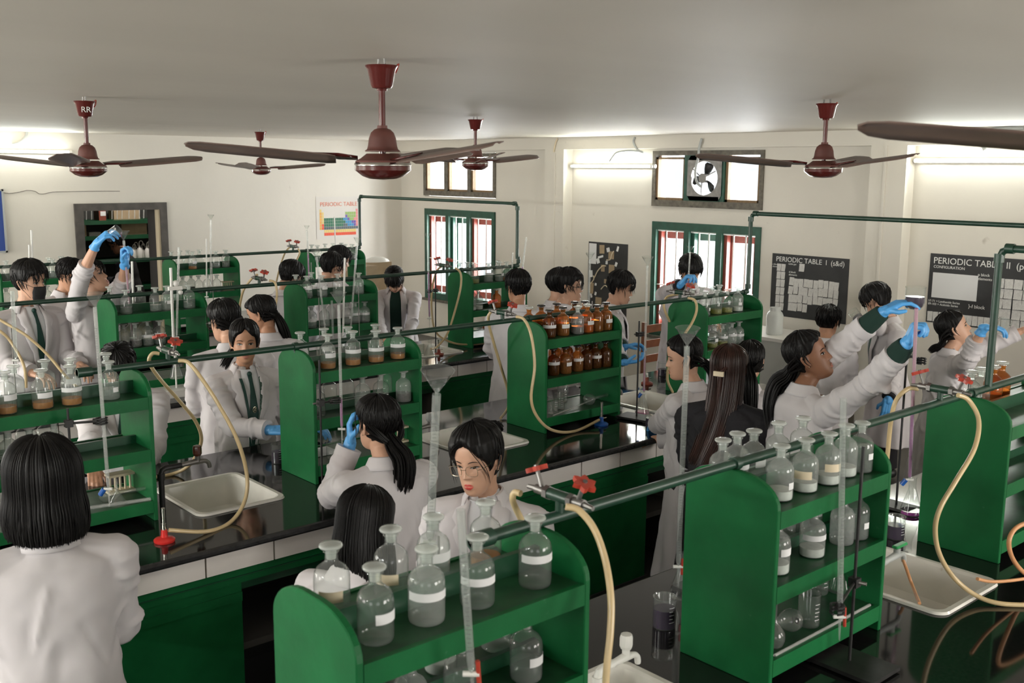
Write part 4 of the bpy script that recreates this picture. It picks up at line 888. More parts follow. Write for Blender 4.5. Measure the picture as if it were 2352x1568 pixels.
for u, y, h, lb in ((1858, 1.66, .105, 'graduated glass beaker in front on the bottom rack shelf'), (1880, 1.78, .115, 'graduated glass beaker standing behind its twin on the bottom shelf')):
    beaker((xat(u, y, 1.03), y, BT+.087), .034, h, lb)
conical((xat(1932, 1.74, 1.04), 1.74, BT+.087), 'conical flask on the bottom shelf of the right foreground rack', .15)
conical(at(1475, 950, Z=BT), 'conical flask with a pink drop under the clamped burette', .16, .045, L_pk)
conical((4.20, 2.10, BT), 'conical flask under the blue stopcock burette', .17, .048, L_mg)
conical(at(1566, 1368, Z=BT), 'conical flask half hidden behind the right foreground rack', .16)
conical(at(987, 760, Y=6.9), 'conical flask under the purple burette by the far window', .15).location = (xat(987, 6.5, .95), 6.5, BT)
conical((0, 0, 0), 'conical flask standing on a white box in the aisle side', .16, .045).location = (xat(405, 6.5, 1.02), 6.5, 1.0)
for k, u in enumerate((311, 322, 400)):
    pass
conical((xat(712, 6.4, .95), 6.42, BT), 'conical flask behind the central rack bottles', .15)
beaker((xat(1002, 6.4, .95), 6.62, BT), .035, .09, 'small beaker beside the flask on the third bench')
mb = MB(); mb.box((-.12, -.09, 0), (.12, .09, .045), M['white']); mb.box((-.125, -.095, .0), (.125, .095, .012), M['white']); mb.tube([(.03, 0, .045), (.03, 0, .72)], .006, M['white'], 8)
o = mb.build('white_box', smooth=False, loc=(xat(400, 6.42, .93), 6.45, BT)); tag(o, 'white plastic stand base on the third bench corner', 'stand')
# volumetric flasks on the bottom shelf of the right foreground rack
def volflask(loc, axis, label, num=None, s=1.):
    mb = MB(); P = [(0, 0), (.015, .001), (.030, .012), (.036, .030), (.034, .048), (.024, .066), (.011, .082), (.0085, .10), (.0085, .20), (.012, .205), (.010, .206)]
    mb.lathe([(r*s, h*s) for r, h in P], m=G, seg=22, axis=axis, close=False); o = mb.build('volumetric_flask', loc=loc, angle=60); tag(o, label, 'flask'); return o
volflask((xat(1775, 1.64, 1.0), 1.64, BT+.087), (0, 0, 1), 'upright round flask with a long neck at the rack panel')
o = volflask((xat(1822, 1.66, 1.0), 1.66, BT+.087+.036), Vector((-.9, .35, .03)), 'round flask marked 10 lying on the bottom rack shelf')
o.location = (xat(1838, 1.655, 1.02), 1.655, BT+.087+.037)
d_ = Vector((-_fw[0]*1, -_fw[1]*1, .35)).normalized(); rr_ = Vector((math.cos(YAW), -math.sin(YAW), 0)); uu_ = d_.cross(rr_)
c0 = Vector((-.03, .01, 0)); q = text('10', .028, M['iron'], o, Matrix(((rr_.x, uu_.x, d_.x, c0.x+d_.x*.037-rr_.x*.015), (rr_.y, uu_.y, d_.y, c0.y+d_.y*.037-rr_.y*.015), (rr_.z, uu_.z, d_.z, c0.z+d_.z*.037-.008), (0, 0, 0, 1))), 'marking', .0005)
volflask((xat(1345, 4.22, 1.02), 4.22, BT+.087+.037), Vector((.97, .1, .0)), 'round flask lying on its side under the brown bottles')
volflask((xat(228, 4.25, 1.0), 4.25, BT+.087+.037), Vector((.95, -.1, .0)), 'round flask lying behind the blue tapped burette')
def glass_funnel(loc, label, s=1., up=True):
    mb = MB(); P = [(.004, 0), (.005, .045), (.036, .095), (.034, .096)]
    if not up: P = [(r, .096-h) for r, h in P]
    mb.lathe([(r*s, h*s) for r, h in P], m=G, seg=20, close=False); o = mb.build('glass_funnel', loc=loc, angle=60); return tag(o, label, 'funnel')
glass_funnel((xat(270, 4.2, 1.0), 4.2, BT+.087), 'upside down glass funnel on the bottom shelf beside wooden pegs', 1.15, False)
for k, (u, y) in enumerate(((285, 4.24), (300, 4.2))):
    pass
for (x, y, w_, lb) in ((xat(252, 4.34, 1.0), 4.34, .13, 'pale wooden peg rack on the bottom shelf of the left edge rack'), (xat(905, 4.2, 1.0), 4.24, .17, 'cream test tube rack on the bottom shelf of the central rack'), (xat(512, 9.2, 1.25), 9.2, .13, 'cream test tube rack on the middle shelf of the doorway rack')):
    z = BT+.087 if y < 9 else BT+.312
    t = empty('test_tube_rack', (x, y, z), lb, 'test tube rack'); m_ = M['cream']
    mb = MB(); mb.box((0, 0, 0), (w_+.02, .055, .010), m_); mb.build('base', parent=t, smooth=False)
    mb = MB(); mb.box((0, 0, .075), (w_+.02, .055, .085), m_); mb.build('top_bar', parent=t, smooth=False)
    for k in range(7): mb = MB(); mb.box((.01+w_*k/6, .02, .01), (.016+w_*k/6, .03, .08 if y > 4.3 or True else .12), m_); mb.build('peg', parent=t, smooth=False)
# thin glass rods and pipettes lying on shelves
def rod(p, q, label, r=.004, m=None, name='glass_tube'):
    mb = MB(); mb.tube([p, q], r, m or GTUBE, 8); return tag(mb.build(name), label, 'glass tube')
rod((2.44, 1.60, BT+.092), (2.98, 1.605, BT+.092), 'long glass tube lying along the bottom shelf edge', .005)
rod((3.98, 4.16, BT+.092), (4.50, 4.30, BT+.10), 'glass pipette lying in front of the round flask', .0045)
rod((1.35, 4.20, BT+.10), (1.62, 4.16, BT+.095), 'thick glass tube end lying on the left rack shelf', .008)
# ---- burettes
def burette(p, q, label, funnel=.0, liq=None, tap=None, r=.0062, tapm=None, glass=None):
    "p top end of the tube, q the tip"
    p, q = Vector(p), Vector(q); L = (p-q).length; d = (p-q).normalized(); t = empty('burette', q, label, 'burette'); g = glass or GTUBE
    mb = MB(); mb.tube([d*.085, d*.10, d*L], [r*.7, r, r], g, 12, cap=False); mb.build('glass_barrel', parent=t)
    mb = MB(); mb.tube([d*.0, d*.05, d*.085], [.002, .0038, .0045], g, 8); mb.build('tip', parent=t)
    mb = MB(); n = int((L-.2)/.010)
    for k in range(n):
        c = d*(.13+.010*k); sd_ = Vector((math.cos(YAW), -math.sin(YAW), 0)); h_ = r*(.75 if k % 5 == 0 else .45); q = c-Vector((math.sin(YAW), math.cos(YAW), 0))*r*1.02
        mb.add([q-sd_*h_, q+sd_*h_, q+sd_*h_+d*.0009, q-sd_*h_+d*.0009], [(0, 1, 2, 3)], markd)
    mb.build('scale_marks', parent=t)
    if liq:
        for a, b, m in liq: mb = MB(); mb.tube([d*max(a*L, .09), d*b*L], r*.80, m, 10); mb.build('liquid', parent=t)
    s = Vector((0, 0, 1)).cross(d); s = Vector((math.cos(YAW), -math.sin(YAW), 0))
    mb = MB(); mb.tube([d*.075-s*.018, d*.075+s*.016], .006, M['white'], 8); mb.build('stopcock', parent=t)
    if tapm:
        mb = MB()
        if tapm is M['redk']: mb.tube([d*.045+s*.014, d*.105+s*.014], .005, tapm, 8)
        else: mb.tube([d*.075-s*.016, d*.05-s*.034], .0105, tapm, 10)
        mb.build('tap_handle', parent=t)
    if funnel:
        f = funnel; mb = MB(); mb.lathe([(.0035, -f*.8), (.0040, 0), (f, f*1.45), (f*1.04, f*1.47), (f*.97, f*1.43)], tuple(d*(L+.004)), G, 22, axis=d, close=False); mb.build('glass_funnel', parent=t)
    return t
def stand(base, h, label, clampz=None, to=None, rot=0, plate=True, r=.005, col=None, bs=1.):
    b = Vector(base); t = empty('retort_stand', b, label, 'stand', rz=0); m = col or M['iron']
    if plate:
        mb = MB(); mb.box((-.055*bs, -.085*bs, .006), (.055*bs, .085*bs, .018), m, M4=Matrix.Rotation(rot, 4, 'Z'))
        for sx in (-1, 1):
            for sy in (-1, 1): mb.box((sx*.045*bs-.008, sy*.07*bs-.01, 0), (sx*.045*bs+.008, sy*.07*bs+.01, .007), m, M4=Matrix.Rotation(rot, 4, 'Z'))
        mb.build('base_plate', parent=t, smooth=False)
    mb = MB(); mb.tube([(0, 0, .0 if not plate else .016), (0, 0, h)], r, m, 10); mb.build('rod', parent=t)
    if clampz:
        c = Vector((0, 0, clampz)); e = Vector(to)-b; e.z = clampz+.004; d = (e-c).normalized(); s = Vector((-d.y, d.x, 0))
        ob = empty('clamp', c); ob.parent = t
        mb = MB(); mb.box((-.014, -.014, -.014), (.014, .014, .014), M['iron']); mb.tube([-d*.035, d*.01], .005, M['steel'], 8); mb.tube([s*.012, s*.035], .006, M['steel'], 8); mb.build('boss_head', parent=ob, smooth=False)
        L = (e-c).length; mb = MB(); mb.tube([d*.01, d*(L-.035)], .005, M['iron'], 8); mb.tube([d*(L-.04), d*(L-.025)], .012, M['iron'], 8); mb.build('arm', parent=ob)
        for q in (-1, 1):
            mb = MB(); P = spline([d*(L-.03)+s*q*.004, d*(L-.015)+s*q*.018, d*(L+.0)+s*q*.016, d*(L+.012)+s*q*.006], 4)
            for zz in (-.010, 0, .010): mb.tube([p+Vector((0, 0, zz)) for p in P], .0035, M['iron'], 6)
            mb.build('jaw', parent=ob)
    return t
A_ = lambda u, v, y: at(u, v, Y=y)
bz = BT+.02
burette(A_(218, 705, 3.98), A_(252, 1163, 4.02), 'funnel topped burette with blue tap before the left edge rack', .034, None, None, .0075, M['blue'])
stand(Vector((1.275, 4.06, BT)), .56, 'black retort stand holding the burette at the left edge rack', .50, (1.39, 4.0, 0))
burette(A_(778, 700, 4.02), A_(786, 1020, 4.05), 'burette with purple lower half before the central rack', .036, [(.0, .33, L_mg)], None, .007)
stand(Vector((2.39, 4.05, BT)), .62, 'black speckled retort stand beside the purple burette', .42, (2.47, 4.03, 0), plate=False)
burette(A_(1487, 610, 3.98), A_(1478, 930, 4.03), 'clamped funnel burette with pink trace over the flask', .033, [(.0, .12, L_mg), (.12, .35, L_pk)], None, .0068, M['blue'])
stand(at(1462, 962, Z=BT), .60, 'black retort stand on a flat base left of the flask', .52, (4.57, 4.02, 0), .2, bs=1.25)
burette(A_(1578, 795, 2.12), A_(1556, 1345, 2.18), 'long dusty metal like burette right of the profile girl', .040, None, None, .0095, M['redk'], GB)
stand(Vector((2.80, 2.16, BT)), .47, 'grey clamp gripping the long burette behind the pipe', .455, (2.69, 2.15, 0), plate=True, r=.005)
burette(A_(1937, 915, 1.44), A_(1928, 1470, 1.45), 'open topped burette with red tap before the right foreground rack', 0, None, None, .0085, M['redk'], GB)
stand(at(1950, 1528, Z=BT), .69, 'black retort stand and base before the right foreground rack', .27, (2.49, 1.44, 0), .0, bs=1.45)
burette(A_(2105, 708, 2.02), A_(2088, 1135, 2.10), 'long burette glowing magenta held by the reaching girl', 0, [(.08, .47, L_mg), (.47, 1.0, L_pk)], None, .0085, M['blue'])
stand(Vector((4.22, 2.18, BT)), .80, 'retort stand with black clamp behind the right edge rack', .70, (4.10, 2.05, 0), plate=True)
burette(A_(1003, 905, 2.02), A_(985, 1300, 2.12), 'blurred funnel burette rising beside the woman in wire glasses', .042, None, None, .011, None, GB)
burette(A_(1058, 1170, 1.50), A_(1088, 1620, 1.52), 'blurred open burette in front of the nearest rack', 0, None, None, .0085, M['redk'], GB)
burette(A_(727, 590, 6.48), A_(752, 800, 6.52), 'funnel burette before the rack behind the two girls', .034, None, None, .0075)
burette(A_(820, 560, 6.50), A_(803, 785, 6.55), 'thin funnel burette near the poster pipe bend', .028, None, None, .0075)
burette(A_(792, 592, 6.52), A_(787, 800, 6.52), 'plain white rod burette beside the funnel burette', 0, None, None, .0075, None, M['white'])
burette(A_(762, 690, 6.40), A_(767, 830, 6.42), 'short plain burette top beyond the central rack', 0, None, None, .008, None, GB)
burette(A_(982, 548, 6.50), A_(987, 752, 6.52), 'burette of purple liquid against the far barred window', .026, [(.0, .62, L_mg)], None, .007)
stand(Vector((4.95, 6.56, BT)), .66, 'thin stand clamping the purple burette by the far window', .52, (xat(984, 6.52, 1.4), 6.52, 0), plate=False)
burette(A_(1209, 545, 6.5), A_(1180, 770, 6.5), 'leaning burette of purple liquid behind the short haired student', 0, [(.0, .70, L_mg)], None, .0075)
burette(A_(1178, 580, 6.5), A_(1168, 760, 6.5), 'short pale tube end beside the leaning burette', 0, None, None, .006)
burette(A_(1355, 597, 4.80), A_(1350, 790, 4.84), 'funnel burette in front of the black card collage', .030, None, None, .0075)
burette(A_(1585, 578, 4.95), A_(1578, 700, 4.95), 'small funnel burette held by the boy at the window', .026, [(.0, .45, L_mg)], None, .0065)
burette(A_(484, 505, 8.95), A_(484, 675, 8.95), 'tall thin funnel burette against the back wall', .030, None, None, .0075)
burette(A_(474, 548, 8.95), A_(475, 700, 8.95), 'slim rod burette beside the tall thin funnel burette', 0, None, None, .006, None, M['white'])
burette(A_(705, 528, 8.95), A_(711, 665, 8.95), 'far burette with purple liquid left of the poster', .026, [(.0, .6, L_mg)], None, .008)
burette(A_(768, 498, 8.95), A_(774, 660, 8.95), 'thin pale burette crossing the printed poster', 0, None, None, .007, None, M['white'])
burette(A_(284, 552, 6.95), A_(306, 800, 6.97), 'funnel burette being filled by the pouring boy', .040, [(.0, .9, L_pk)], None, .0075)
burette(A_(303, 600, 6.9), A_(310, 800, 6.9), 'white rod of a stand beside the filled burette', 0, None, None, .0075, None, M['white'])
burette(A_(392, 615, 6.4), A_(400, 820, 6.4), 'white stand rod in front of the rack behind the pourer', 0, None, None, .009, None, M['white'])
burette(A_(411, 568, 6.42), A_(405, 800, 6.45), 'clear burette clipped in a white clamp on the third bench', 0, None, None, .0075)
mb = MB(); mb.box((-.03, -.01, -.012), (.06, .01, .012), M['white']); mb.ball((.02, 0, .03), .022, M['white'], 10); mb.ball((.05, 0, -.03), .016, M['white'], 10); o = mb.build('burette_clamp', loc=tuple(A_(397, 662, 6.4))); tag(o, 'white plastic burette clamp joining two upright rods', 'clamp')
burette(A_(28, 668, 5.6), A_(38, 860, 5.6), 'wide graduated glass burette across the masked boy', 0, None, None, .010, None, GB)
burette(A_(72, 528, 8.95), A_(78, 700, 8.95), 'thin white rod burette at the left of the doorway', 0, None, None, .008, None, M['white'])
burette(A_(67, 562, 8.95), A_(70, 700, 8.95), 'shorter thin white rod left of the doorway', 0, None, None, .008, None, M['white'])

for (u, v, y, h, lb) in ((1008, 1300, 2.14, .50, 'thin stand behind the blurred funnel burette'), (1100, 1600, 1.56, .42, 'thin stand behind the blurred open burette'), (735, 800, 6.53, .55, 'thin grey stand behind the funnel burette of the two girls'),
    (825, 760, 6.56, .60, 'thin grey stand near the poster pipe bend'), (1190, 760, 6.53, .5, 'thin grey stand behind the leaning burette'), (1358, 790, 4.87, .6, 'thin grey stand in front of the card collage'), (490, 690, 8.99, .6, 'thin far stand beside the tall funnel burette'),
    (716, 665, 8.99, .55, 'thin far stand left of the poster'), (778, 660, 8.99, .6, 'thin far stand in front of the poster'), (34, 870, 6.5, .55, 'thin stand beside the wide burette at the left')):
    p = at(u, v, Y=y); stand(Vector((p.x, y, BT)), h, lb, plate=True, r=.0035, col=M['steel'], rot=.2)
# ------------------------------------------------------------------ people
def smooth01(t): t = max(0., min(1., t)); return t*t*(3-2*t)
HZ = [-.118, -.112, -.098, -.075, -.045, -.015, .015, .045, .070, .092, .107, .114, .116]
HWD = [.012, .026, .040, .052, .061, .067, .071, .073, .071, .060, .040, .018, .002]
HFR = [.060, .076, .085, .087, .086, .085, .086, .090, .087, .070, .045, .020, .002]
HBK = [-.02, -.010, .000, .022, .052, .076, .090, .096, .092, .076, .050, .022, .002]
def hrow(z): return np.interp(z, HZ, HWD), np.interp(z, HZ, HFR), np.interp(z, HZ, HBK)
def feat(x, z):
    g = lambda a, s: math.exp(-(a/s)**2)
    d = 0
    ax = abs(x)
    d -= .0085*g(ax-.031, .015)*g(z-.002, .012)           # eye sockets
    d += .0035*g(ax-.028, .024)*g(z-.024, .009)           # brows
    t = (.016-z)/.050
    if 0 < t < 1.12: d += (.004+.019*smooth01(t))*g(x, .0075+.006*max(0, t))*(1 if t < 1 else max(0, 1-(t-1)/.12))
    d += .006*g(ax-.012, .006)*g(z+.033, .007)            # nostrils
    d += .0065*g(x, .020)*(g(z+.060, .0065)+1.05*g(z+.073, .0070))-.003*g(x, .022)*g(z+.0665, .0022)
    d += .005*g(x, .017)*g(z+.098, .012)                  # chin
    d += .0035*g(ax-.042, .016)*g(z+.022, .016)           # cheeks
    return d
def facef(x, z):
    w_, f, b = hrow(z); n = 2.35; c = (f-b)/2; h = (f+b)/2
    q = max(0., 1-abs(x/w_)**n) if w_ > 1e-4 else 0
    return c+h*q**(1/n)+feat(x, z)*min(1, q*1.6)
def headpt(th, z, infl=0.):
    w_, f, b = hrow(z); n = 2.3; c = (f-b)/2; h = (f+b)/2+infl; w_ += infl
    cx, cy = math.cos(th), math.sin(th); k = (abs(cx)**n+abs(cy)**n)**(-1/n)
    x, y = w_*cx*k, h*cy*k
    if infl == 0. and y > 0: y += feat(x, z)*min(1., cy*1.5)
    return x, c+y
def hairpt(th, z, t, top=.0):
    zc = max(-.115, min(z, .1155)); x, y = headpt(th, zc); ph_ = math.asin(max(0., min(1., (zc-.03)/.0862))); r = math.hypot(x, y)+1e-6
    q = 1+t*math.cos(ph_)/max(r, .02); return x*q, y*q, z+(t+top)*math.sin(ph_)
def hairlo(th, z, t, top=.0):
    if z >= .04: return hairpt(th, z, t, top)
    x, y, _ = hairpt(th, .04, t, top); return x, y, z+.004
def head_mesh(mb, Mx, m=None):
    zs = [HZ[0]+(HZ[-1]-HZ[0])*(.5-.5*math.cos(math.pi*i/44)) for i in range(45)]; N = 56; vs = []; fs = []
    for z in zs:
        for j in range(N): x, y = headpt(2*math.pi*j/N, z); vs.append(Mx@Vector((x, y, z)))
    for i in range(len(zs)-1):
        for j in range(N): k = (j+1) % N; fs.append((i*N+j, i*N+k, (i+1)*N+k, (i+1)*N+j))
    fs.append(tuple(range(N))[::-1]); fs.append(tuple((len(zs)-1)*N+j for j in range(N)))
    mb.add(vs, fs, m)
def ear(mb, Mx, s):
    P = spline([(s*.071, .010, -.028), (s*.074, -.002, -.030), (s*.080, -.012, -.010), (s*.084, -.016, .012), (s*.080, -.008, .026), (s*.074, .006, .020), (s*.072, .008, .004)], 4)
    mb.tube([Mx@p for p in P], [.0045+.002*math.sin(i/len(P)*3.1) for i in range(len(P))], None, 8)
    mb.ball(Mx@Vector((s*.075, .0, -.002)), (.0045, .012, .024), None, 10, Mx.to_3x3())
# hairlines: lowest height of hair by angle from the face (degrees)
LINES = {'short': ([0, 25, 50, 68, 78, 100, 130, 180], [.058, .058, .044, .012, .016, .004, -.055, -.068]),
         'fringe': ([0, 25, 45, 66, 78, 100, 130, 180], [.038, .038, .034, .004, .014, .002, -.060, -.072]),
         'back': ([0, 25, 50, 68, 80, 100, 130, 180], [.078, .074, .056, .030, .020, -.010, -.060, -.078]),
         'part': ([0, 10, 26, 45, 60, 72, 84, 105, 135, 180], [.082, .074, .056, .032, -.004, -.03, .006, -.03, -.075, -.085]),
         'long': ([0, 25, 50, 66, 80, 110, 140, 180], [.076, .070, .040, -.02, -.06, -.09, -.10, -.10])}
def hair_cap(name, Mx, style, m, parent, thick=.014, top=.012, seed=0, lines=None):
    L = LINES[lines or style]; rs = np.random.RandomState(seed); mb = MB(); N = 96; zs = [-.112+.2275*math.sin(math.pi/2*i/44) for i in range(45)]; vs = []; fs = []
    ph = rs.uniform(0, 6.28, 5)
    for z in zs:
        for j in range(N):
            th = 2*math.pi*j/N; a = math.degrees(abs(math.atan2(math.cos(th), math.sin(th)))); zl = np.interp(a, *L)+.004*math.sin(9*th+ph[0])
            t = smooth01((z-zl+.006)/.016); zz = min(z, .1155)
            rid = .0016*math.sin(31*th+ph[1]+10*z)+.0012*math.sin(53*th+ph[2]+16*z)
            inf = (thick*(.7+.3*smooth01((z+.02)/.1))+rid)*t-.010*(1-t)
            vs.append(Mx@Vector(hairpt(th, zz, inf, (top-thick*.5+.004*math.sin(2*th+ph[3]))*t)))
    for i in range(len(zs)-1):
        for j in range(N): k = (j+1) % N; fs.append((i*N+j, i*N+k, (i+1)*N+k, (i+1)*N+j))
    fs.append(tuple((len(zs)-1)*N+j for j in range(N))); fs.append(tuple(range(N))[::-1])
    mb.add(vs, fs, m)
    return mb
def locks(mb, Mx, m, n, seed, a0, a1, z0, z1, drop, lift=.006, r=.0042, fwd=0., rad=.014, wig=.006, tp=.003):
    n = int(n*1.6); r = r*.72
    "short tapered locks lying over the cap, flowing from the crown outward"
    rs = np.random.RandomState(seed)
    for _ in range(n):
        a = math.radians(rs.uniform(a0, a1)); s = rs.choice((-1, 1)); th = math.pi/2-s*a; z = rs.uniform(z0, z1); P = []
        dz = rs.uniform(.6, 1.1)*drop; da = rs.uniform(-.25, .25)+fwd*s*-1
        for k in range(6):
            t = k/5; zz = z-dz*t*t*.6-dz*t*.4; aa = th+da*t; P.append(Mx@Vector(hairpt(aa, zz, rad+lift*math.sin(t*2.6)+wig*t*rs.uniform(-.3, .5), tp)))
        mb.tube(P, [r*v for v in (.4, 1, 1.1, .95, .6, .12)], m, 5)
def strands(mb, guide, m, n, w0, r=.0035, seed=0, prof=None, flat=.45, axis=None):
    "a bundle of long tapered strands following a guide curve"
    rs = np.random.RandomState(seed); G_ = spline(guide, 5); N = len(G_); ax = Vector(axis) if axis is not None else Vector((1, 0, 0))
    for _ in range(n):
        a = rs.uniform(0, 6.283); q = math.sqrt(rs.uniform(0, 1)); e = rs.uniform(.86, 1.0); ph = rs.uniform(0, 6.28); P = []; R = []
        Ne = max(4, int(N*e))
        for i in range(Ne):
            t = i/(N-1); T = (G_[min(i+1, N-1)]-G_[max(i-1, 0)]).normalized(); s1 = (ax-T*ax.dot(T)).normalized(); s2 = T.cross(s1)
            w_ = w0*(prof(t) if prof else 1); P.append(G_[i]+s1*math.cos(a)*q*w_+s2*math.sin(a)*q*w_*flat+s1*.003*math.sin(7*t+ph)); R.append(r*(1 if i < Ne-4 else (.85, .6, .35, .1)[i-(Ne-4)]))
        mb.tube(P, R, m, 5)
def hand(mb, W, d, n, side, curl, spread=.10, thumb=.5, s=1., dr=0., pinch=None):
    """palm and five separate fingers; W wrist, d finger direction, n palm normal (palm faces n)"""
    d = d.normalized(); n = (n-d*n.dot(d)).normalized(); a = d.cross(n) if side == 'R' else n.cross(d)   # a points to the thumb side
    c = curl if hasattr(curl, '__len__') else (curl, curl*1.1, curl*.7)
    mb.capsule(W-d*.006*s, W+d*.018*s, .023*s+dr, .024*s+dr)
    for k, (o, L) in enumerate(((.027, .088), (.009, .092), (-.009, .088), (-.026, .080))):
        K = W+a*o*s+d*L*s; mb.capsule(W+a*o*.75*s+d*.012*s, K, (.0145 if k else .016)*s+dr, .0105*s+dr, seg=10)
        ang = -(o/.027)*spread; dd = (d*math.cos(ang)-a*math.sin(ang)).normalized(); p = K; cum = 0
        ls = [(.040, .025, .020), (.044, .029, .022), (.041, .027, .021), (.032, .020, .018)][k]
        kk = 1+.12*(k-1.5)*.6
        for q in range(3):
            cum += math.radians(c[q]*kk); v = dd*math.cos(cum)+n*math.sin(cum); e = p+v*ls[q]*s; r0 = (.0092, .0084, .0076)[q]*s+dr; r1 = (.0084, .0076, .0064)[q]*s+dr
            mb.capsule(p, e, r0, r1, seg=10); p = e
    mb.capsule(W+a*.012*s+d*.01*s, W+a*.030*s+d*.036*s+n*.006*s, .016*s+dr, .0125*s+dr, seg=10)
    v = (d*.55+a*.75*(1-thumb*.5)+n*(.25+thumb*.5)).normalized(); p = W+a*.031*s+d*.036*s+n*.007*s; e = p+v*.034*s; mb.capsule(p, e, .0118*s+dr, .0100*s+dr, seg=10)
    v2 = (d*.85+a*.25*(1-thumb)+n*(.2+thumb*.6)-a*thumb*.25).normalized(); mb.capsule(e, e+v2*.029*s, .0100*s+dr, .0076*s+dr, seg=10)
def remesh(o, vox, sm=3, fac=.5):
    r = o.modifiers.new('skin', 'REMESH'); r.mode = 'VOXEL'; r.voxel_size = vox; r.use_smooth_shade = True
    q = o.modifiers.new('smooth', 'SMOOTH'); q.factor = fac; q.iterations = sm
FOLD = bpy.data.textures.new('cloth_fold', 'CLOUDS'); FOLD.noise_scale = .16; FOLD.noise_depth = 1; FOLD.cloud_type = 'GRAYSCALE'
FOLD2 = bpy.data.textures.new('cloth_fold_fine', 'CLOUDS'); FOLD2.noise_scale = .075; FOLD2.noise_depth = 1
CREASE_A, CREASE_N = .011, 5

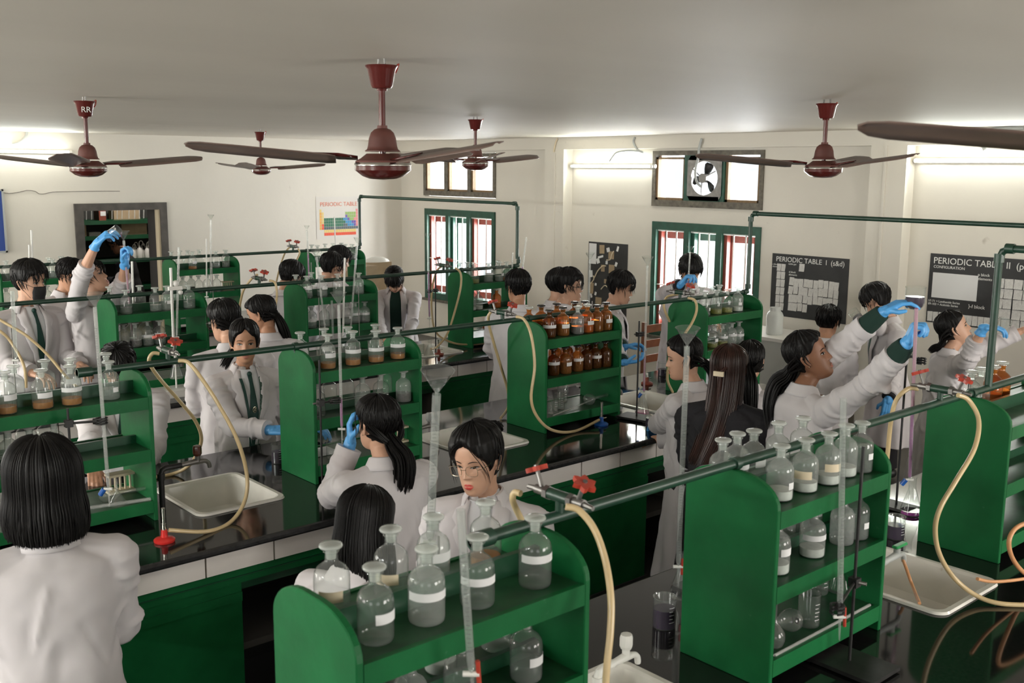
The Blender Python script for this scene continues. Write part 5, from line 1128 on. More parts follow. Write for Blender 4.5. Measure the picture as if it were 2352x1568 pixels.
def person(label, hp, look, body=None, lean=(0, 0), sit=False, sc=1., male=True, skin='s_light', hair=('short', {}), arms=(None, None), tilt=0., nod=0., coat='coat', front=None, detail=1, hem=None, collar=True, extras=(), eyes=True, open_coat=False, torso_len=None, group=None, wide=1., hs=1., trouser='blackc', gaze=0, stool=None):
    """hp: centre of the head (m). look: heading of the face in degrees relative to the line of sight (0 away, 90 to the picture's right, 180 to the camera).
    arms: (left, right) each None or dict(to=, hand=dir, palm=normal, glove=bool, curl=, pole=)"""
    hp = Vector(hp); br = math.degrees(math.atan2(hp.x, hp.y)); fa = math.radians(br+look); ba = math.radians(br+(look if body is None else body))
    Fb = Vector((math.sin(ba), math.cos(ba), 0)); Rb = Vector((math.cos(ba), -math.sin(ba), 0))
    Fh = Vector((math.sin(fa), math.cos(fa), 0)); Rh = Vector((math.cos(fa), -math.sin(fa), 0)); Up = Vector((0, 0, 1))
    nr, tr = math.radians(nod), math.radians(tilt)   # nod > 0 looks down
    F2 = Fh*math.cos(nr)-Up*math.sin(nr); U2 = Up*math.cos(nr)+Fh*math.sin(nr); R2 = Rh*math.cos(tr)+U2*math.sin(tr); U3 = U2*math.cos(tr)-Rh*math.sin(tr)
    hsz = (1.0 if male else .965)*sc*hs
    Mh = Matrix(((R2.x*hsz, F2.x*hsz, U3.x*hsz, hp.x), (R2.y*hsz, F2.y*hsz, U3.y*hsz, hp.y), (R2.z*hsz, F2.z*hsz, U3.z*hsz, hp.z), (0, 0, 0, 1)))
    sw = (.192 if male else .172)*sc*wide
    Lz = Vector((lean[0], lean[1], 0)) if not isinstance(lean, (int, float)) else Fb*lean   # horizontal offset of the head ahead of the hips
    skull = Mh@Vector((0, -.018, -.075))
    N = skull-Up*(.085*sc)-Lz*.28-Fb*.02     # base of the neck
    tl = (torso_len or .50)*sc
    horiz = Lz*.72; hl = min(horiz.length, tl*.96); P = N-(horiz.normalized()*hl if horiz.length > 1e-4 else Vector())-Up*math.sqrt(max(tl*tl-hl*hl, .0016))
    UpT = (N-P).normalized(); FT = (Fb-UpT*Fb.dot(UpT)).normalized() if abs(Fb.dot(UpT)) < .98 else Fb; RT = FT.cross(UpT)
    root = P.copy(); root.z = 0
    org = Vector((P.x, P.y, 0)); L = lambda p: Vector(p)-org
    vox = {2: .0042, 1: .0052, 0: .0075}[detail]
    # ---- skin body
    mb = MB(); Ml = Matrix.Translation(-org)@Mh; head_mesh(mb, Ml)
    if detail or True:
        for s in (-1, 1): ear(mb, Ml, s)
    nr_ = (.056 if male else .047)*sc
    mb.tube([L(skull+Up*.03), L(skull-Up*.02*sc), L(N+UpT*.02), L(N-UpT*.06)], [nr_*.98, nr_*.96, nr_*1.02, nr_*1.1], None, 20)
    mb.capsule(L(N-UpT*.10*sc-RT*sw*.55), L(N-UpT*.10*sc+RT*sw*.55), .058*sc, .058*sc, seg=16); mb.capsule(L(N-UpT*.12*sc), L(P+UpT*.08), .075*sc, .075*sc, seg=16); mb.capsule(L(P-RT*.06), L(P+RT*.06), .08*sc, .08*sc, seg=16)
    sh = {}; AR = {}
    for q, s in (('L', -1), ('R', 1)):
        S = N-UpT*.062*sc+RT*s*sw; arm = arms[0 if q == 'L' else 1] or {}
        l1, l2 = .275*sc, .245*sc
        if 'to' in arm: Wt = Vector(arm['to'])
        elif arm.get('down'): Wt = S-Up*.50*sc+Fb*.06+Rb*s*.05
        else: Wt = S+Fb*.30*sc-Up*.30*sc-Rb*s*.04
        dv = Wt-S; dist = dv.length; mx = (l1+l2)*.995
        if dist > mx:
            k_ = min(dist/mx, 1.25); l1 *= k_; l2 *= k_
            if dist > (l1+l2)*.995: Wt = S+dv.normalized()*(l1+l2)*.995; dv = Wt-S; dist = dv.length
        pole = Vector(arm['pole']) if 'pole' in arm else (-Up+Rb*s*.22-Fb*.45)
        u_ = dv.normalized(); pl = (pole-u_*pole.dot(u_)).normalized(); ca = (l1*l1+dist*dist-l2*l2)/(2*l1*dist); ca = max(-1, min(1, ca))
        E = S+u_*l1*ca+pl*l1*math.sqrt(max(0, 1-ca*ca)); AR[q] = (S, E, Wt, arm, s)
        mb.capsule(L(S), L(E), .036*sc, .034*sc); mb.tube([L(E), L(E.lerp(Wt, .3)), L(Wt)], [.037*sc, .038*sc, .024*sc], None, 12); mb.ball(L(E), .038*sc)
        hd = Vector(arm['hand']) if 'hand' in arm else (Wt-E).normalized(); pn = Vector(arm['palm']) if 'palm' in arm else (-Up if abs(hd.z) < .8 else -Rb*s)
        AR[q] += (hd, pn)
        if not arm.get('glove'): hand(mb, L(Wt), hd, pn, q, arm.get('curl', (25, 35, 20)), s=sc*(1 if male else .92))
    ob = mb.build('person', M[skin], loc=org); tag(ob, label, 'person', group)
    remesh(ob, vox, 2 if detail == 2 else 1, .4)
    # ---- eyes, brows, lips
    if eyes:
        tn = lambda x, z, o=.0016: Ml@Vector((x, facef(x, z)+o, z))
        for s in (-1, 1):
            cx, cz = s*.031, .001; op = {0: .0050, 1: .0018, 2: .0034}[gaze]
            ew = MB(); vs = []; n = 10
            for i in range(n+1):
                t = -1+2*i/n; hh = op*math.sqrt(max(0, 1-t*t)); x = cx+t*.0145
                for z in (cz+hh*1.1+.001*s*t, cz-hh*.9+.001*s*t): vs.append(tn(x, z, .0012+.0030*(1-t*t)))
            ew.add(vs, [(2*i, 2*i+1, 2*i+3, 2*i+2) for i in range(n)], M['eyew']); e_ = ew.build('eye', parent=ob)
            ir = MB(); vs = [tn(cx, cz, .0066)]
            for k in range(14):
                a = 2*math.pi*k/14; xx = .0056*math.cos(a); zz = max(-op*.9, min(op*1.05, .0056*math.sin(a))); vs.append(tn(cx+xx, cz+zz, .0064-.15*abs(xx)))
            ir.add(vs, [(0, 1+(k+1) % 14, 1+k) for k in range(14)], M['iris']); ir.build('iris', parent=e_)
            la = MB(); la.tube([tn(cx+t*.0155, cz+op*1.15*math.sqrt(max(0, 1-t*t))+.001*s*t, .0018+.0032*(1-t*t)) for t in (-1, -.7, -.35, 0, .35, .7, 1)], [.0006, .0011, .0014, .0015, .0014, .0012, .0006], M['hair'], 6); la.build('upper_lid', parent=e_)
            bw_ = MB(); P_ = [tn(s*x, z, .0012) for x, z in ((.014, .0195), (.022, .0235), (.032, .0255), (.041, .0235), (.048, .0180))]
            bw_.tube(P_, [.0016, .0030, .0030, .0022, .0008], M['hair'], 6, flat=.5); bw_.build('eyebrow', parent=ob)
        lp = MB(); lm_ = M['lip'] if 'lipstick' in extras else M['lip_n']
        for sgn, zc, h_ in ((1, -.0610, .0052), (-1, -.0730, .0060)):
            vs = []; n = 12
            for i in range(n+1):
                t = -1+2*i/n; hh = h_*math.sqrt(max(0, 1-t*t)); x = t*.0200; mid = -.0668
                e_k = max(0, 1-t*t)**.8; ztop, zbot = (mid+(zc-mid+h_)*e_k*(1-.18*math.exp(-(t/.16)**2)), mid) if sgn > 0 else (mid-.0006, mid-.0006+(zc-mid-h_)*e_k)
                for j in range(4): z = ztop+(zbot-ztop)*j/3; vs.append(tn(x, z, .0010+.0008*(1-t*t)))
            lp.add(vs, [(4*i+j, 4*i+j+1, 4*i+j+5, 4*i+j+4) for i in range(n) for j in range(3)], lm_)
        lp.build('lips', parent=ob)
    # ---- hair
    st, hk = hair; hm = hk.get('m', M['hair']); sd = abs(hash(label)) % 9999 if False else sum(map(ord, label)) % 9999
    hb = hair_cap('hair', Ml, st, hm, ob, thick=hk.get('thick', .016 if male else .010), top=hk.get('top', .016 if male else .010), seed=sd, lines=hk.get('line', {'short': 'short', 'fringe': 'fringe', 'pony': 'back', 'half': 'back', 'bob': 'long', 'longd': 'long', 'bun': 'back'}.get(st)))
    if st in ('short', 'fringe'):
        locks(hb, Ml, hm, 70, sd, 0, 180, .03, .108, .06, rad=.015, wig=.012)
        locks(hb, Ml, hm, 46, sd+1, 0, 62, .075, .10, hk.get('drop', .045 if st == 'short' else .062)*.8, rad=.013, wig=.010, lift=.008)
        locks(hb, Ml, hm, 40, sd+2, 60, 180, -.01, .05, .05, rad=.012)
    else: locks(hb, Ml, hm, 90, sd, 84, 180, .02, .105, .07, rad=hk.get('thick', .010)-.002, wig=.001, r=.004, lift=.001, tp=hk.get('top', .01)-hk.get('thick', .01)*.5)
    hw = lambda x, y, z: Ml@Vector((x, y, z))
    if st == 'pony':
        t0 = hk.get('tie', (0, -.112, -.045)); 
        D = [Vector(v) for v in hk.get('fall', ((0, -.03, -.05), (0, -.04, -.16), (0, -.03, -.26)))]
        Mr = Matrix((Rh, Fh, Up)).transposed(); P_ = [hw(*t0)]+[hw(*t0)+Mr@v for v in D]
        strands(hb, [hw(t0[0]*.4, t0[1]*.6, t0[2]+.05)]+P_, hm, int(hk.get('n', 60)*1.7), hk.get('w', .028), .0029, sd, lambda t: .65+.9*math.sin(min(1, t*1.15)*2.6) if t > .12 else .8, .7, axis=Rh)
        for s in (-1, 1):
            for z in (.03, .0, -.03): strands(hb, [hw(s*.080, -.030, z), hw(s*.068, -.080, z*.6-.02), hw(*t0)], hm, 9, .009, .004, sd+int(z*100))
        tb = MB(); a_, b_ = P_[0], P_[0].lerp(P_[1], .30); tb.tube([a_.lerp(b_, .1), a_.lerp(b_, .5), b_], [.017, .020, .017], hk.get('tiem', M['blackc']), 12); 
        tb.build('hair_tie', parent=ob)
    if st in ('bob', 'longd', 'half'):
        Mr = Matrix((Rh, Fh, Up)).transposed(); sw_ = Vector(hk.get('swing', (0, 0, 0))); na = 44; rows_ = []; a0_ = hk.get('a0', 62)+4; thk = hk.get('thick', .012)-.001; tp_ = hk.get('top', .01)-hk.get('thick', .012)*.5
        for z in (.108, .085, .055, .02, -.02): rows_.append([hw(*hairlo(math.pi/2-math.radians(a0_+(360-2*a0_)*j/na), z, thk+.0012*math.sin(j*2.3), tp_)) for j in range(na+1)])
        for t in (.15, .3, .45, .6, .75, .88, .97):
            rw = []
            for j in range(na+1):
                th = math.pi/2-math.radians(a0_+(360-2*a0_)*j/na); x, y = headpt(th, .04); r = math.hypot(x, y); q = 1+(thk+.000)/r; base = hw(x*q, y*q, -.03); fl = hk.get('flare', 0)*math.sin(t*2.4)*.9
                rw.append(base+Mr@Vector((x/r*fl-x*hk.get('gather', 0)*t, y/r*fl-(y+.05)*hk.get('gather', 0)*t*.3, -hk.get('len', .12)*t))+(Mr@sw_)*t*t+Vector((0, 0, .002*math.sin(j*2.9))))
            rows_.append(rw)
        V0 = [p for r_ in rows_ for p in r_]; m_ = na+1; hb.add(V0, [(i*m_+j, (i+1)*m_+j, (i+1)*m_+j+1, i*m_+j+1) for i in range(len(rows_)-1) for j in range(na)], hm)
        n = 380 if st == 'bob' else 330; rs = np.random.RandomState(sd); Lh = hk.get('len', .12); hk_l = hk.get('flare', .0)
        Mr = Matrix((Rh, Fh, Up)).transposed()
        for q in range(n):
            a = math.radians(rs.uniform(hk.get('a0', 62), 180)); s = rs.choice((-1, 1)); th = math.pi/2-s*a; P_ = []; thk = hk.get('thick', .012)+rs.uniform(-.004, .006)
            for z in (.1145, .108, .090, .060, .02, -.02): P_.append(hw(*hairlo(th, z, thk, hk.get('top', .01)-hk.get('thick', .012)*.5)))
            x, y = headpt(th, .04); r = math.hypot(x, y); base = hw(x*(1+(thk+.004)/r), y*(1+(thk+.004)/r), -.03); xr, yr = x/r, y/r
            LL = Lh*rs.uniform(.93, 1.0); swing = Vector(hk.get('swing', (0, 0, 0)))
            for t in (.25, .5, .75, 1.):
                fl = hk_l*math.sin(t*2.4)*.9; inward = hk.get('gather', 0)*t
                off = Mr@Vector((xr*fl-x*inward, yr*fl-(y+.05)*inward*.3, -LL*t)); P_.append(base+off+(Mr@swing)*t*t+Vector((rs.uniform(-1, 1), rs.uniform(-1, 1), 0))*.002)
            P_ = spline(P_, 2); R_ = [.0025]*(len(P_)-2)+[.002, .0006]; R_[0] = .001; hb.tube(P_, R_, hm, 5)
        if 'clip' in hk:
            c = hw(0, -.142, .004); tb = MB(); tb.box((-.026, -.008, -.012), (.026, .006, .012), M['cream'], M4=Matrix.Translation(c)@Ml.to_3x3().to_4x4()); o_ = tb.build('hair_clip', parent=ob)
            strands(hb, [hw(-.05, -.07, .06), hw(-.02, -.105, .02), hw(0, -.118, -.01), hw(0, -.120, -.10), hw(0, -.125, -.2)], hm, 34, .016, .004, sd); strands(hb, [hw(.05, -.07, .06), hw(.02, -.105, .02), hw(0, -.118, -.01), hw(0, -.120, -.10), hw(0, -.125, -.2)], hm, 34, .016, .004, sd+4)
    if st == 'bun':
        strands(hb, [hw(.0, -.06, .10), hw(.03, -.11, .085), hw(.0, -.13, .07), hw(-.03, -.11, .085), hw(0, -.07, .10)], hm, 40, .022, .004, sd, None, .9); strands(hb, [hw(.05, -.06, .0), hw(.06, -.10, -.06), hw(.10, -.11, -.12), hw(.13, -.10, -.17)], hm, 40, .028, .0038, sd+2)
    if hk.get('wisps'):
        for s in (-1, 1):
            strands(hb, [hw(s*.012, .083, .088), hw(s*.040, .092, .066), hw(s*.064, .078, .020), hw(s*.072, .060, -.030), hw(s*.070, .056, -.080)], hm, max(3, hk['wisps']//3), .006, .0013, sd+s)
    hb.build('hair', parent=ob)
    if coat is None and not extras: return ob
    # ---- coat
    cm = M[coat] if isinstance(coat, str) else coat; k = sc; cb = MB()
    hemL = hem if hem is not None else (.16 if sit else .40)*sc
    bw2 = 1.0*(1.06 if male else .95)*wide
    prof = [(.000, .060, .058, 0), (-.018, .078, .066, .0), (-.040, .135*bw2, .080, 0), (-.062, .178*bw2, .092, .0), (-.11, .186*bw2, .106, .006), (-.20, .180*bw2, .116, .010), (-.32, .168*bw2, .112, .008), (-.44, .174*bw2, .120, .002), (-.54, .186*bw2, .132, 0)]
    tscale = tl/(.50*sc)
    def ringpt(s_, th):
        s_ = s_/k
        ss = [p[0] for p in prof][::-1]; w_ = np.interp(s_, ss, [p[1] for p in prof][::-1])*k; dd = np.interp(s_, ss, [p[2] for p in prof][::-1])*k; o_ = np.interp(s_, ss, [p[3] for p in prof][::-1])*k
        c = N+UpT*(s_*k*tscale); n_ = 2.3; cx, cy = math.cos(th), math.sin(th); q = (abs(cx)**n_+abs(cy)**n_)**(-1/n_)
        return c+RT*(w_*cx*q)+FT*(dd*cy*q+o_)
    NS = 84; vs = []; fs = []; rows = [-.50*k*i/46 for i in range(47)]; rc = np.random.RandomState(sd+7); CRS = []
    for _ in range(30):
        th0 = rc.uniform(0, 6.283); s0 = -rc.uniform(.10, .55); an = rc.uniform(-.75, .75); ln = rc.uniform(.07, .20); CRS.append((th0, s0, math.sin(an), math.cos(an), ln, rc.uniform(.009, .016), rc.uniform(.006, .014)*(1 if rc.uniform() > .25 else -.7)))
    for th0 in (.25, 2.9, 3.4, 6.0):
        for q in range(3): CRS.append((th0+rc.uniform(-.15, .15), -.13-.02*q, (1 if math.cos(th0)*math.sin(th0) < 0 else -1)*rc.uniform(.4, .9), .7, rc.uniform(.10, .2), .011, rc.uniform(.008, .013)))
    def crease(th, s_):
        d = 0.
        for th0, s0, dx, dy, ln, w_, a_ in CRS:
            ux = ((th-th0+math.pi) % (2*math.pi)-math.pi)*.16; uy = s0-s_; al = ux*dx+uy*dy; ac = ux*dy-uy*dx
            if -.03 < al < ln+.03 and abs(ac) < .05: d += a_*math.exp(-(ac/w_)**2)*smooth01((al+.03)/.05)*smooth01((ln+.03-al)/.07)
        return d
    for s_ in rows:
        cs_ = N+UpT*(s_*tscale)
        for j in range(NS):
            p_ = ringpt(s_, 2*math.pi*j/NS); vs.append(L(p_+(p_-cs_).normalized()*(crease(2*math.pi*j/NS, s_/k)*(.35 if front and math.sin(2*math.pi*j/NS) > .45 else 1)+.006*smooth01((-s_-.3)/.2)*math.sin(7*2*math.pi*j/NS+sd))))
    nh = 16; hip = P; drop = Vector((0, 0, -1)) if not sit else (Fb*.55-Up*.8).normalized()
    for i in range(1, nh+1):
        t = i/nh; c = hip+drop*hemL*t-UpT*.0
        for j in range(NS):
            th = 2*math.pi*j/NS; w_ = (.186*bw2+.045*t)*k; dd = (.132+.055*t)*k; wav = 1+(.02+.05*t)*math.sin(5*th+sd)+.03*t*math.sin(11*th+sd*2)+crease(th, -.5-.25*t)*4
            ax1, ax2 = (RT.lerp(Rb, t), FT.lerp(Fb, t)); vs.append(L(c+ax1*(w_*math.cos(th)*wav)+ax2*(dd*math.sin(th)*wav)))
    nr2 = len(rows)+nh
    for i in range(nr2-1):
        for j in range(NS): q = (j+1) % NS; fs.append((i*NS+j, (i+1)*NS+j, (i+1)*NS+q, i*NS+q))
    fs.append(tuple(range(NS))); fs.append(tuple((nr2-1)*NS+j for j in range(NS))[::-1]); cb.add(vs, fs)
    for q in 'LR':
        S, E, W_, arm, s, hd, pn = AR[q]; dE = (W_-E); cu = E+dE*(arm.get('cuff', .90)); rr = np.random.RandomState(sd+(q == 'L'))
        nst = N-UpT*.045*k+RT*s*sw*.45
        cb.capsule(L(nst), L(S-UpT*.012), .050*k, .058*k, seg=14)
        Pn = []; Rn = []
        for i in range(30):
            t = i/29; Pn.append(L(S.lerp(E, t))); Rn.append((.063-.009*t)*k)
        for i in range(1, 30):
            t = i/29; Pn.append(L(E.lerp(cu, t))); Rn.append((.054-.004*t)*k)
        for i in range(24, 36): Pn[i] = (Pn[i-1]+Pn[i]*2+Pn[i+1])/4
        st_ = len(cb.v); SG = 26; cb.tube(Pn, Rn, None, SG); nP = len(Pn)
        CR_ = [(rr.choice((rr.uniform(.06, .3), rr.uniform(.38, .66), rr.uniform(.38, .66), rr.uniform(.7, .95))), rr.uniform(0, 6.28), rr.uniform(-.06, .06), rr.uniform(.012, .022), rr.uniform(.006, .013)) for _ in range(24)]
        for i in range(nP):
            t = i/(nP-1)
            for j in range(SG):
                th = 2*math.pi*j/SG; d = 0
                for ti, hi, bi, wi, ai in CR_:
                    mk_ = math.cos(th-hi)
                    if mk_ > 0: d += ai*mk_*math.exp(-((t-ti-bi*math.sin(th-hi))/wi)**2)
                v_ = Vector(cb.v[st_+i*SG+j]); c_ = Pn[i]; cb.v[st_+i*SG+j] = tuple(v_+(v_-c_).normalized()*d)
        cb.ball(L(E), .052*k, None, 14)
    co = cb.build('lab_coat' if coat == 'coat' else 'jacket' if coat != 'greenc' else 'sweater', cm, parent=ob); remesh(co, {2: .0058, 1: .0068, 0: .010}[detail], 2, .5)
    dm = co.modifiers.new('folds', 'DISPLACE'); dm.texture = FOLD; dm.strength = .018; dm.mid_level = .45; dm.texture_coords = 'LOCAL'
    dm = co.modifiers.new('creases', 'DISPLACE'); dm.texture = FOLD2; dm.strength = .006; dm.mid_level = .45; dm.texture_coords = 'LOCAL'
    cuffm = cm
    for q in 'LR':
        S, E, W_, arm, s, hd, pn = AR[q]; d_ = (W_-E).normalized(); cu = E+(W_-E)*arm.get('cuff', .90)
        cf = MB(); cf.tube([L(cu-d_*.04), L(cu+d_*.004), L(cu+d_*.002), L(cu-d_*.02)], [.054*k, .056*k, .046*k, .045*k], cm, 18, cap=False); cf.build('cuff', parent=ob)
        if arm.get('inner'):
            cf = MB(); cf.tube([L(cu-d_*.03), L(cu+d_*.03), L(W_-d_*.005)], [.046*k, .045*k, .037*k], M[arm['inner']], 16); cf.build('sweater_sleeve', parent=ob)
        if arm.get('glove'):
            gl = MB(); hand(gl, L(W_), hd, pn, q, arm.get('curl', (25, 35, 20)), arm.get('spread', .1), arm.get('thumb', .5), sc*(1 if male else .93), .0016)
            gl.tube([L(W_-d_*.048), L(W_-d_*.03), L(W_+hd.normalized()*.01)], [(.031 if arm.get('inner') else .036)*k, .0290*k, .0265*k], None, 16)
            g = gl.build('glove', M['glove'], parent=ob); remesh(g, .0032 if detail else .0045, 2, .4)
    # ---- shirt front, tie, collar and lapels on the chest
    def onf(x, s_, off): 
        w_ = np.interp(s_/k, [p[0] for p in prof][::-1], [p[1] for p in prof][::-1])*k; th = math.acos(max(-1, min(1, x/w_*.98))); return L(ringpt(s_, th)+FT*off)
    if front:
        inner = M[front.get('inner', 'shirt')]; dpt = front.get('deep', .34)*k; w0 = front.get('w', .062)*k
        ob2 = .014
        sp = MB(); vs = []; n = 14
        for i in range(n+1):
            t = i/n; s_ = .012-(dpt+.012)*t; hw_ = w0*(1-t*(0 if front.get('strip') else .93))*(.75+.25*min(1, t*6))
            for j in range(9): vs.append(onf(hw_*(-1+j/4), s_, ob2))
        sp.add(vs, [(9*i+j, 9*i+j+1, 9*i+10+j, 9*i+9+j) for i in range(n) for j in range(8)], inner); sp.build('shirt_front' if front.get('inner', 'shirt') == 'shirt' else 'sweater_front', parent=ob)
        for s in (-1, 1):
            lp = MB(); vs = []
            for i in range(n+1):
                t = i/n; s_ = .010-(dpt+.010)*t; hw_ = w0*(1-t*(0 if front.get('strip') else .93))*(.75+.25*min(1, t*6)); lw = (.040+.018*math.sin(min(1, t*1.7)*math.pi) if t < .62 else .030)*k
                lw *= (1.0 if abs(t-.30) > .03 else .72)
                for j in range(4): vs.append(onf(s*(hw_-.004+lw*j/3), s_, ob2+.008-.003*(j/3)+(.003 if j == 1 else 0)))
            lp.add(vs, [(4*i+j, 4*i+j+1, 4*i+5+j, 4*i+4+j) for i in range(n) for j in range(3)], cm); o_ = lp.build('lapel', parent=ob); o_.modifiers.new('s', 'SOLIDIFY').thickness = .004
        if front.get('tie'):
            tb = MB(); tm = M['tie']; vs = []; TL = min(dpt*1.0, .40*k)
            for i in range(11):
                t = i/10; s_ = -.018-TL*t; hw_ = (.010+.022*smooth01(t*1.3))*k if i else .013*k
                for j in range(3): vs.append(onf((j-1)*hw_, s_, ob2+.006+.004*(j == 1)))
            tb.add(vs, [(3*i+j, 3*i+j+1, 3*i+4+j, 3*i+3+j) for i in range(10) for j in range(2)], tm); tb.ball(onf(0, -.012, ob2+.006), (.015*k, .012*k, .015*k), tm, 10); tb.build('tie', parent=ob)
        if front.get('emblem'):
            eb = MB(); c = onf(0, -.20*k, ob2+.014)
            Pm = [c+Rb*.011*math.cos(a)+Up*.017*math.sin(a) for a in np.linspace(0, 6.28, 16)]; eb.tube(Pm, .0013, M['gold'], 5); Pm = [c+Rb*.006*math.sin(2*a)+Up*.011*math.sin(a) for a in np.linspace(0, 6.28, 18)]; eb.tube(Pm, .0011, M['gold'], 5); eb.build('crest', parent=ob)
        if front.get('lanyard'):
            for s in (-1, 1):
                lb = MB(); vs = []
                for i in range(13):
                    t = i/12; s_ = -.03-.40*k*t; x = s*(.050*(1-t)**.8+.004)*k
                    for j in (-1, 1): vs.append(onf(x+j*.0075, s_, ob2+.013))
                lb.add(vs, [(2*i, 2*i+1, 2*i+3, 2*i+2) for i in range(12)], M['tie'] if s > 0 else mat('lanyard', (.05, .10, .075), .6, var=.8, vs=140)); lb.build('lanyard', parent=ob)
    if collar:
        cbm = cm; cl = MB(); n = 22; vs = []; a_ = math.radians(235 if not front else 205)
        for i in range(n+1):
            an = -math.pi/2-a_/2*1.25+a_*1.25*i/n; dx, dy = math.cos(an), math.sin(an); fz = max(0, dy)
            for (r, h) in ((.052, .006), (.056, .040), (.064, .038), (.083, .002), (.090, -.012)):
                rr = r*k*(nr_/k/.052); c = N+UpT*(h*k-.02*fz*k)+RT*dx*rr*1.12+FT*(dy*rr+.004); vs.append(L(c))
        cl.add(vs, [(5*i+j, 5*i+j+1, 5*i+6+j, 5*i+5+j) for i in range(n) for j in range(4)], cbm); o_ = cl.build('collar', parent=ob); o_.modifiers.new('s', 'SOLIDIFY').thickness = .004
        if front and front.get('inner', 'shirt') == 'shirt':
            sc_ = MB()
            for s in (-1, 1):
                v = [N+UpT*.042*k+RT*s*.050*k+FT*.006, N+UpT*.020*k+FT*(.060*k)+RT*s*.010, N-UpT*.050*k+FT*.083*k+RT*s*.036*k, N-UpT*.020*k+FT*.052*k+RT*s*.070*k]
                sc_.add([L(q) for q in v], [(0, 1, 2, 3) if s > 0 else (3, 2, 1, 0)], M['shirt'])
            o_ = sc_.build('shirt_collar', parent=ob); o_.modifiers.new('s', 'SOLIDIFY').thickness = .003
    # ---- trousers and shoes
    tbm = MB(); hipz = P
    for s in (-1, 1):
        H = hipz+Rb*s*.085*k
        if sit: Kn = H+Fb*.40*k+Rb*s*.04-Up*.02; An = Kn-Up*max(.05, Kn.z-.10)+Fb*.02
        else: An = Vector((P.x, P.y, .09))+Rb*s*.10*k; Kn = H.lerp(An, .5)+Fb*.02
        tbm.tube([L(H+Up*.02), L(H.lerp(Kn, .5)), L(Kn), L(Kn.lerp(An, .5)), L(An)], [.092*k, .082*k, .066*k, .060*k, .055*k], M[trouser], 12)
    tbm.capsule(L(hipz-Rb*.05*k), L(hipz+Rb*.05*k), .115*k, .115*k, M[trouser]); tbm.build('trousers', parent=ob)
    for s in (-1, 1):
        if sit: An = hipz+Rb*s*.125*k+Fb*.42*k; An.z = .09
        else: An = Vector((P.x, P.y, .09))+Rb*s*.10*k
        if sit and stool: An.z = max(.09, 0.09)
        sb = MB(); sb.capsule(L(An-Vector((0, 0, .045))-Fb*.02), L(An-Vector((0, 0, .05))+Fb*.15), .042, .036, M['iron'], 10); sb.build('shoe', parent=ob)
    # ---- extras
    tnh = lambda x, z, o=.0: Ml@Vector((x, facef(x, z)+o, z))
    if 'mask' in extras:
        vs = []; n = 14; mk = MB()
        for i in range(9):
            z = -.018-.092*i/8
            for j in range(n+1):
                t = -1+2*j/n; hw_ = .056-.012*abs(i/8-.35); x = t*hw_; base = facef(x*.9, max(z, -.105)); y = max(base, .092-.10*(x/.06)**2*.5)+.006+.012*(1-t*t)*math.exp(-((i/8-.35)/.3)**2); vs.append(Ml@Vector((x, y, z)))
        mk.add(vs, [(15*i+j, 15*i+j+1, 15*i+16+j, 15*i+15+j) for i in range(8) for j in range(n)], M['mask']); o_ = mk.build('face_mask', parent=ob); o_.modifiers.new('s', 'SOLIDIFY').thickness = .003
        lb = MB()
        for s in (-1, 1):
            for z0, z1 in ((-.022, .012), (-.090, -.024)): lb.tube([tnh(s*.050, z0, .008), Ml@Vector((s*.072, .035, (z0+z1)/2)), Ml@Vector((s*.077, .0, z1))], .0013, M['mask'], 5)
        lb.build('mask_loop', parent=ob)
    if 'glasses' in extras or 'wire' in extras:
        gm = M['gold'] if 'wire' in extras else M['iron']; g = MB(); rr = .0010 if 'wire' in extras else .0016
        for s in (-1, 1):
            P_ = [Ml@Vector((s*.033+.024*math.copysign(abs(math.cos(a))**.7, math.cos(a)), .104-.25*abs(s*.033+.024*math.cos(a)-.0)**1.0*.18, -.004+.0185*math.copysign(abs(math.sin(a))**.7, math.sin(a)))) for a in np.linspace(0, 2*math.pi, 25)]
            g.tube(P_, rr, gm, 6); g.tube([Ml@Vector((s*.057, .100, .002)), Ml@Vector((s*.073, .085, .004)), Ml@Vector((s*.079, .01, .006))], rr, gm, 6)
        g.tube([Ml@Vector((-.010, .106, .002)), Ml@Vector((0, .110, .004)), Ml@Vector((.010, .106, .002))], rr, gm, 6); g.build('glasses', parent=ob)
    if 'earring' in extras:
        for s in (-1, 1):
            e_ = MB(); e_.ball(Ml@Vector((s*.079, .004, -.033)), .0032, M['gold'], 8); e_.build('earring', parent=ob)
    if 'pocket' in extras:
        pass
    return ob
HP = lambda u, v, y: at(u, v, Y=y)
cap_g = dict(curl=(55, 65, 35), thumb=.8)
def V(a, b, c): return Vector((a, b, c))
CRt = Vector((math.cos(YAW), -math.sin(YAW), 0)); CFw = Vector((math.sin(YAW), math.cos(YAW), 0)); UPV = Vector((0, 0, 1))
def dirc(r, f, u): return CRt*r+CFw*f+UPV*u      # direction given as right / away / up in the view
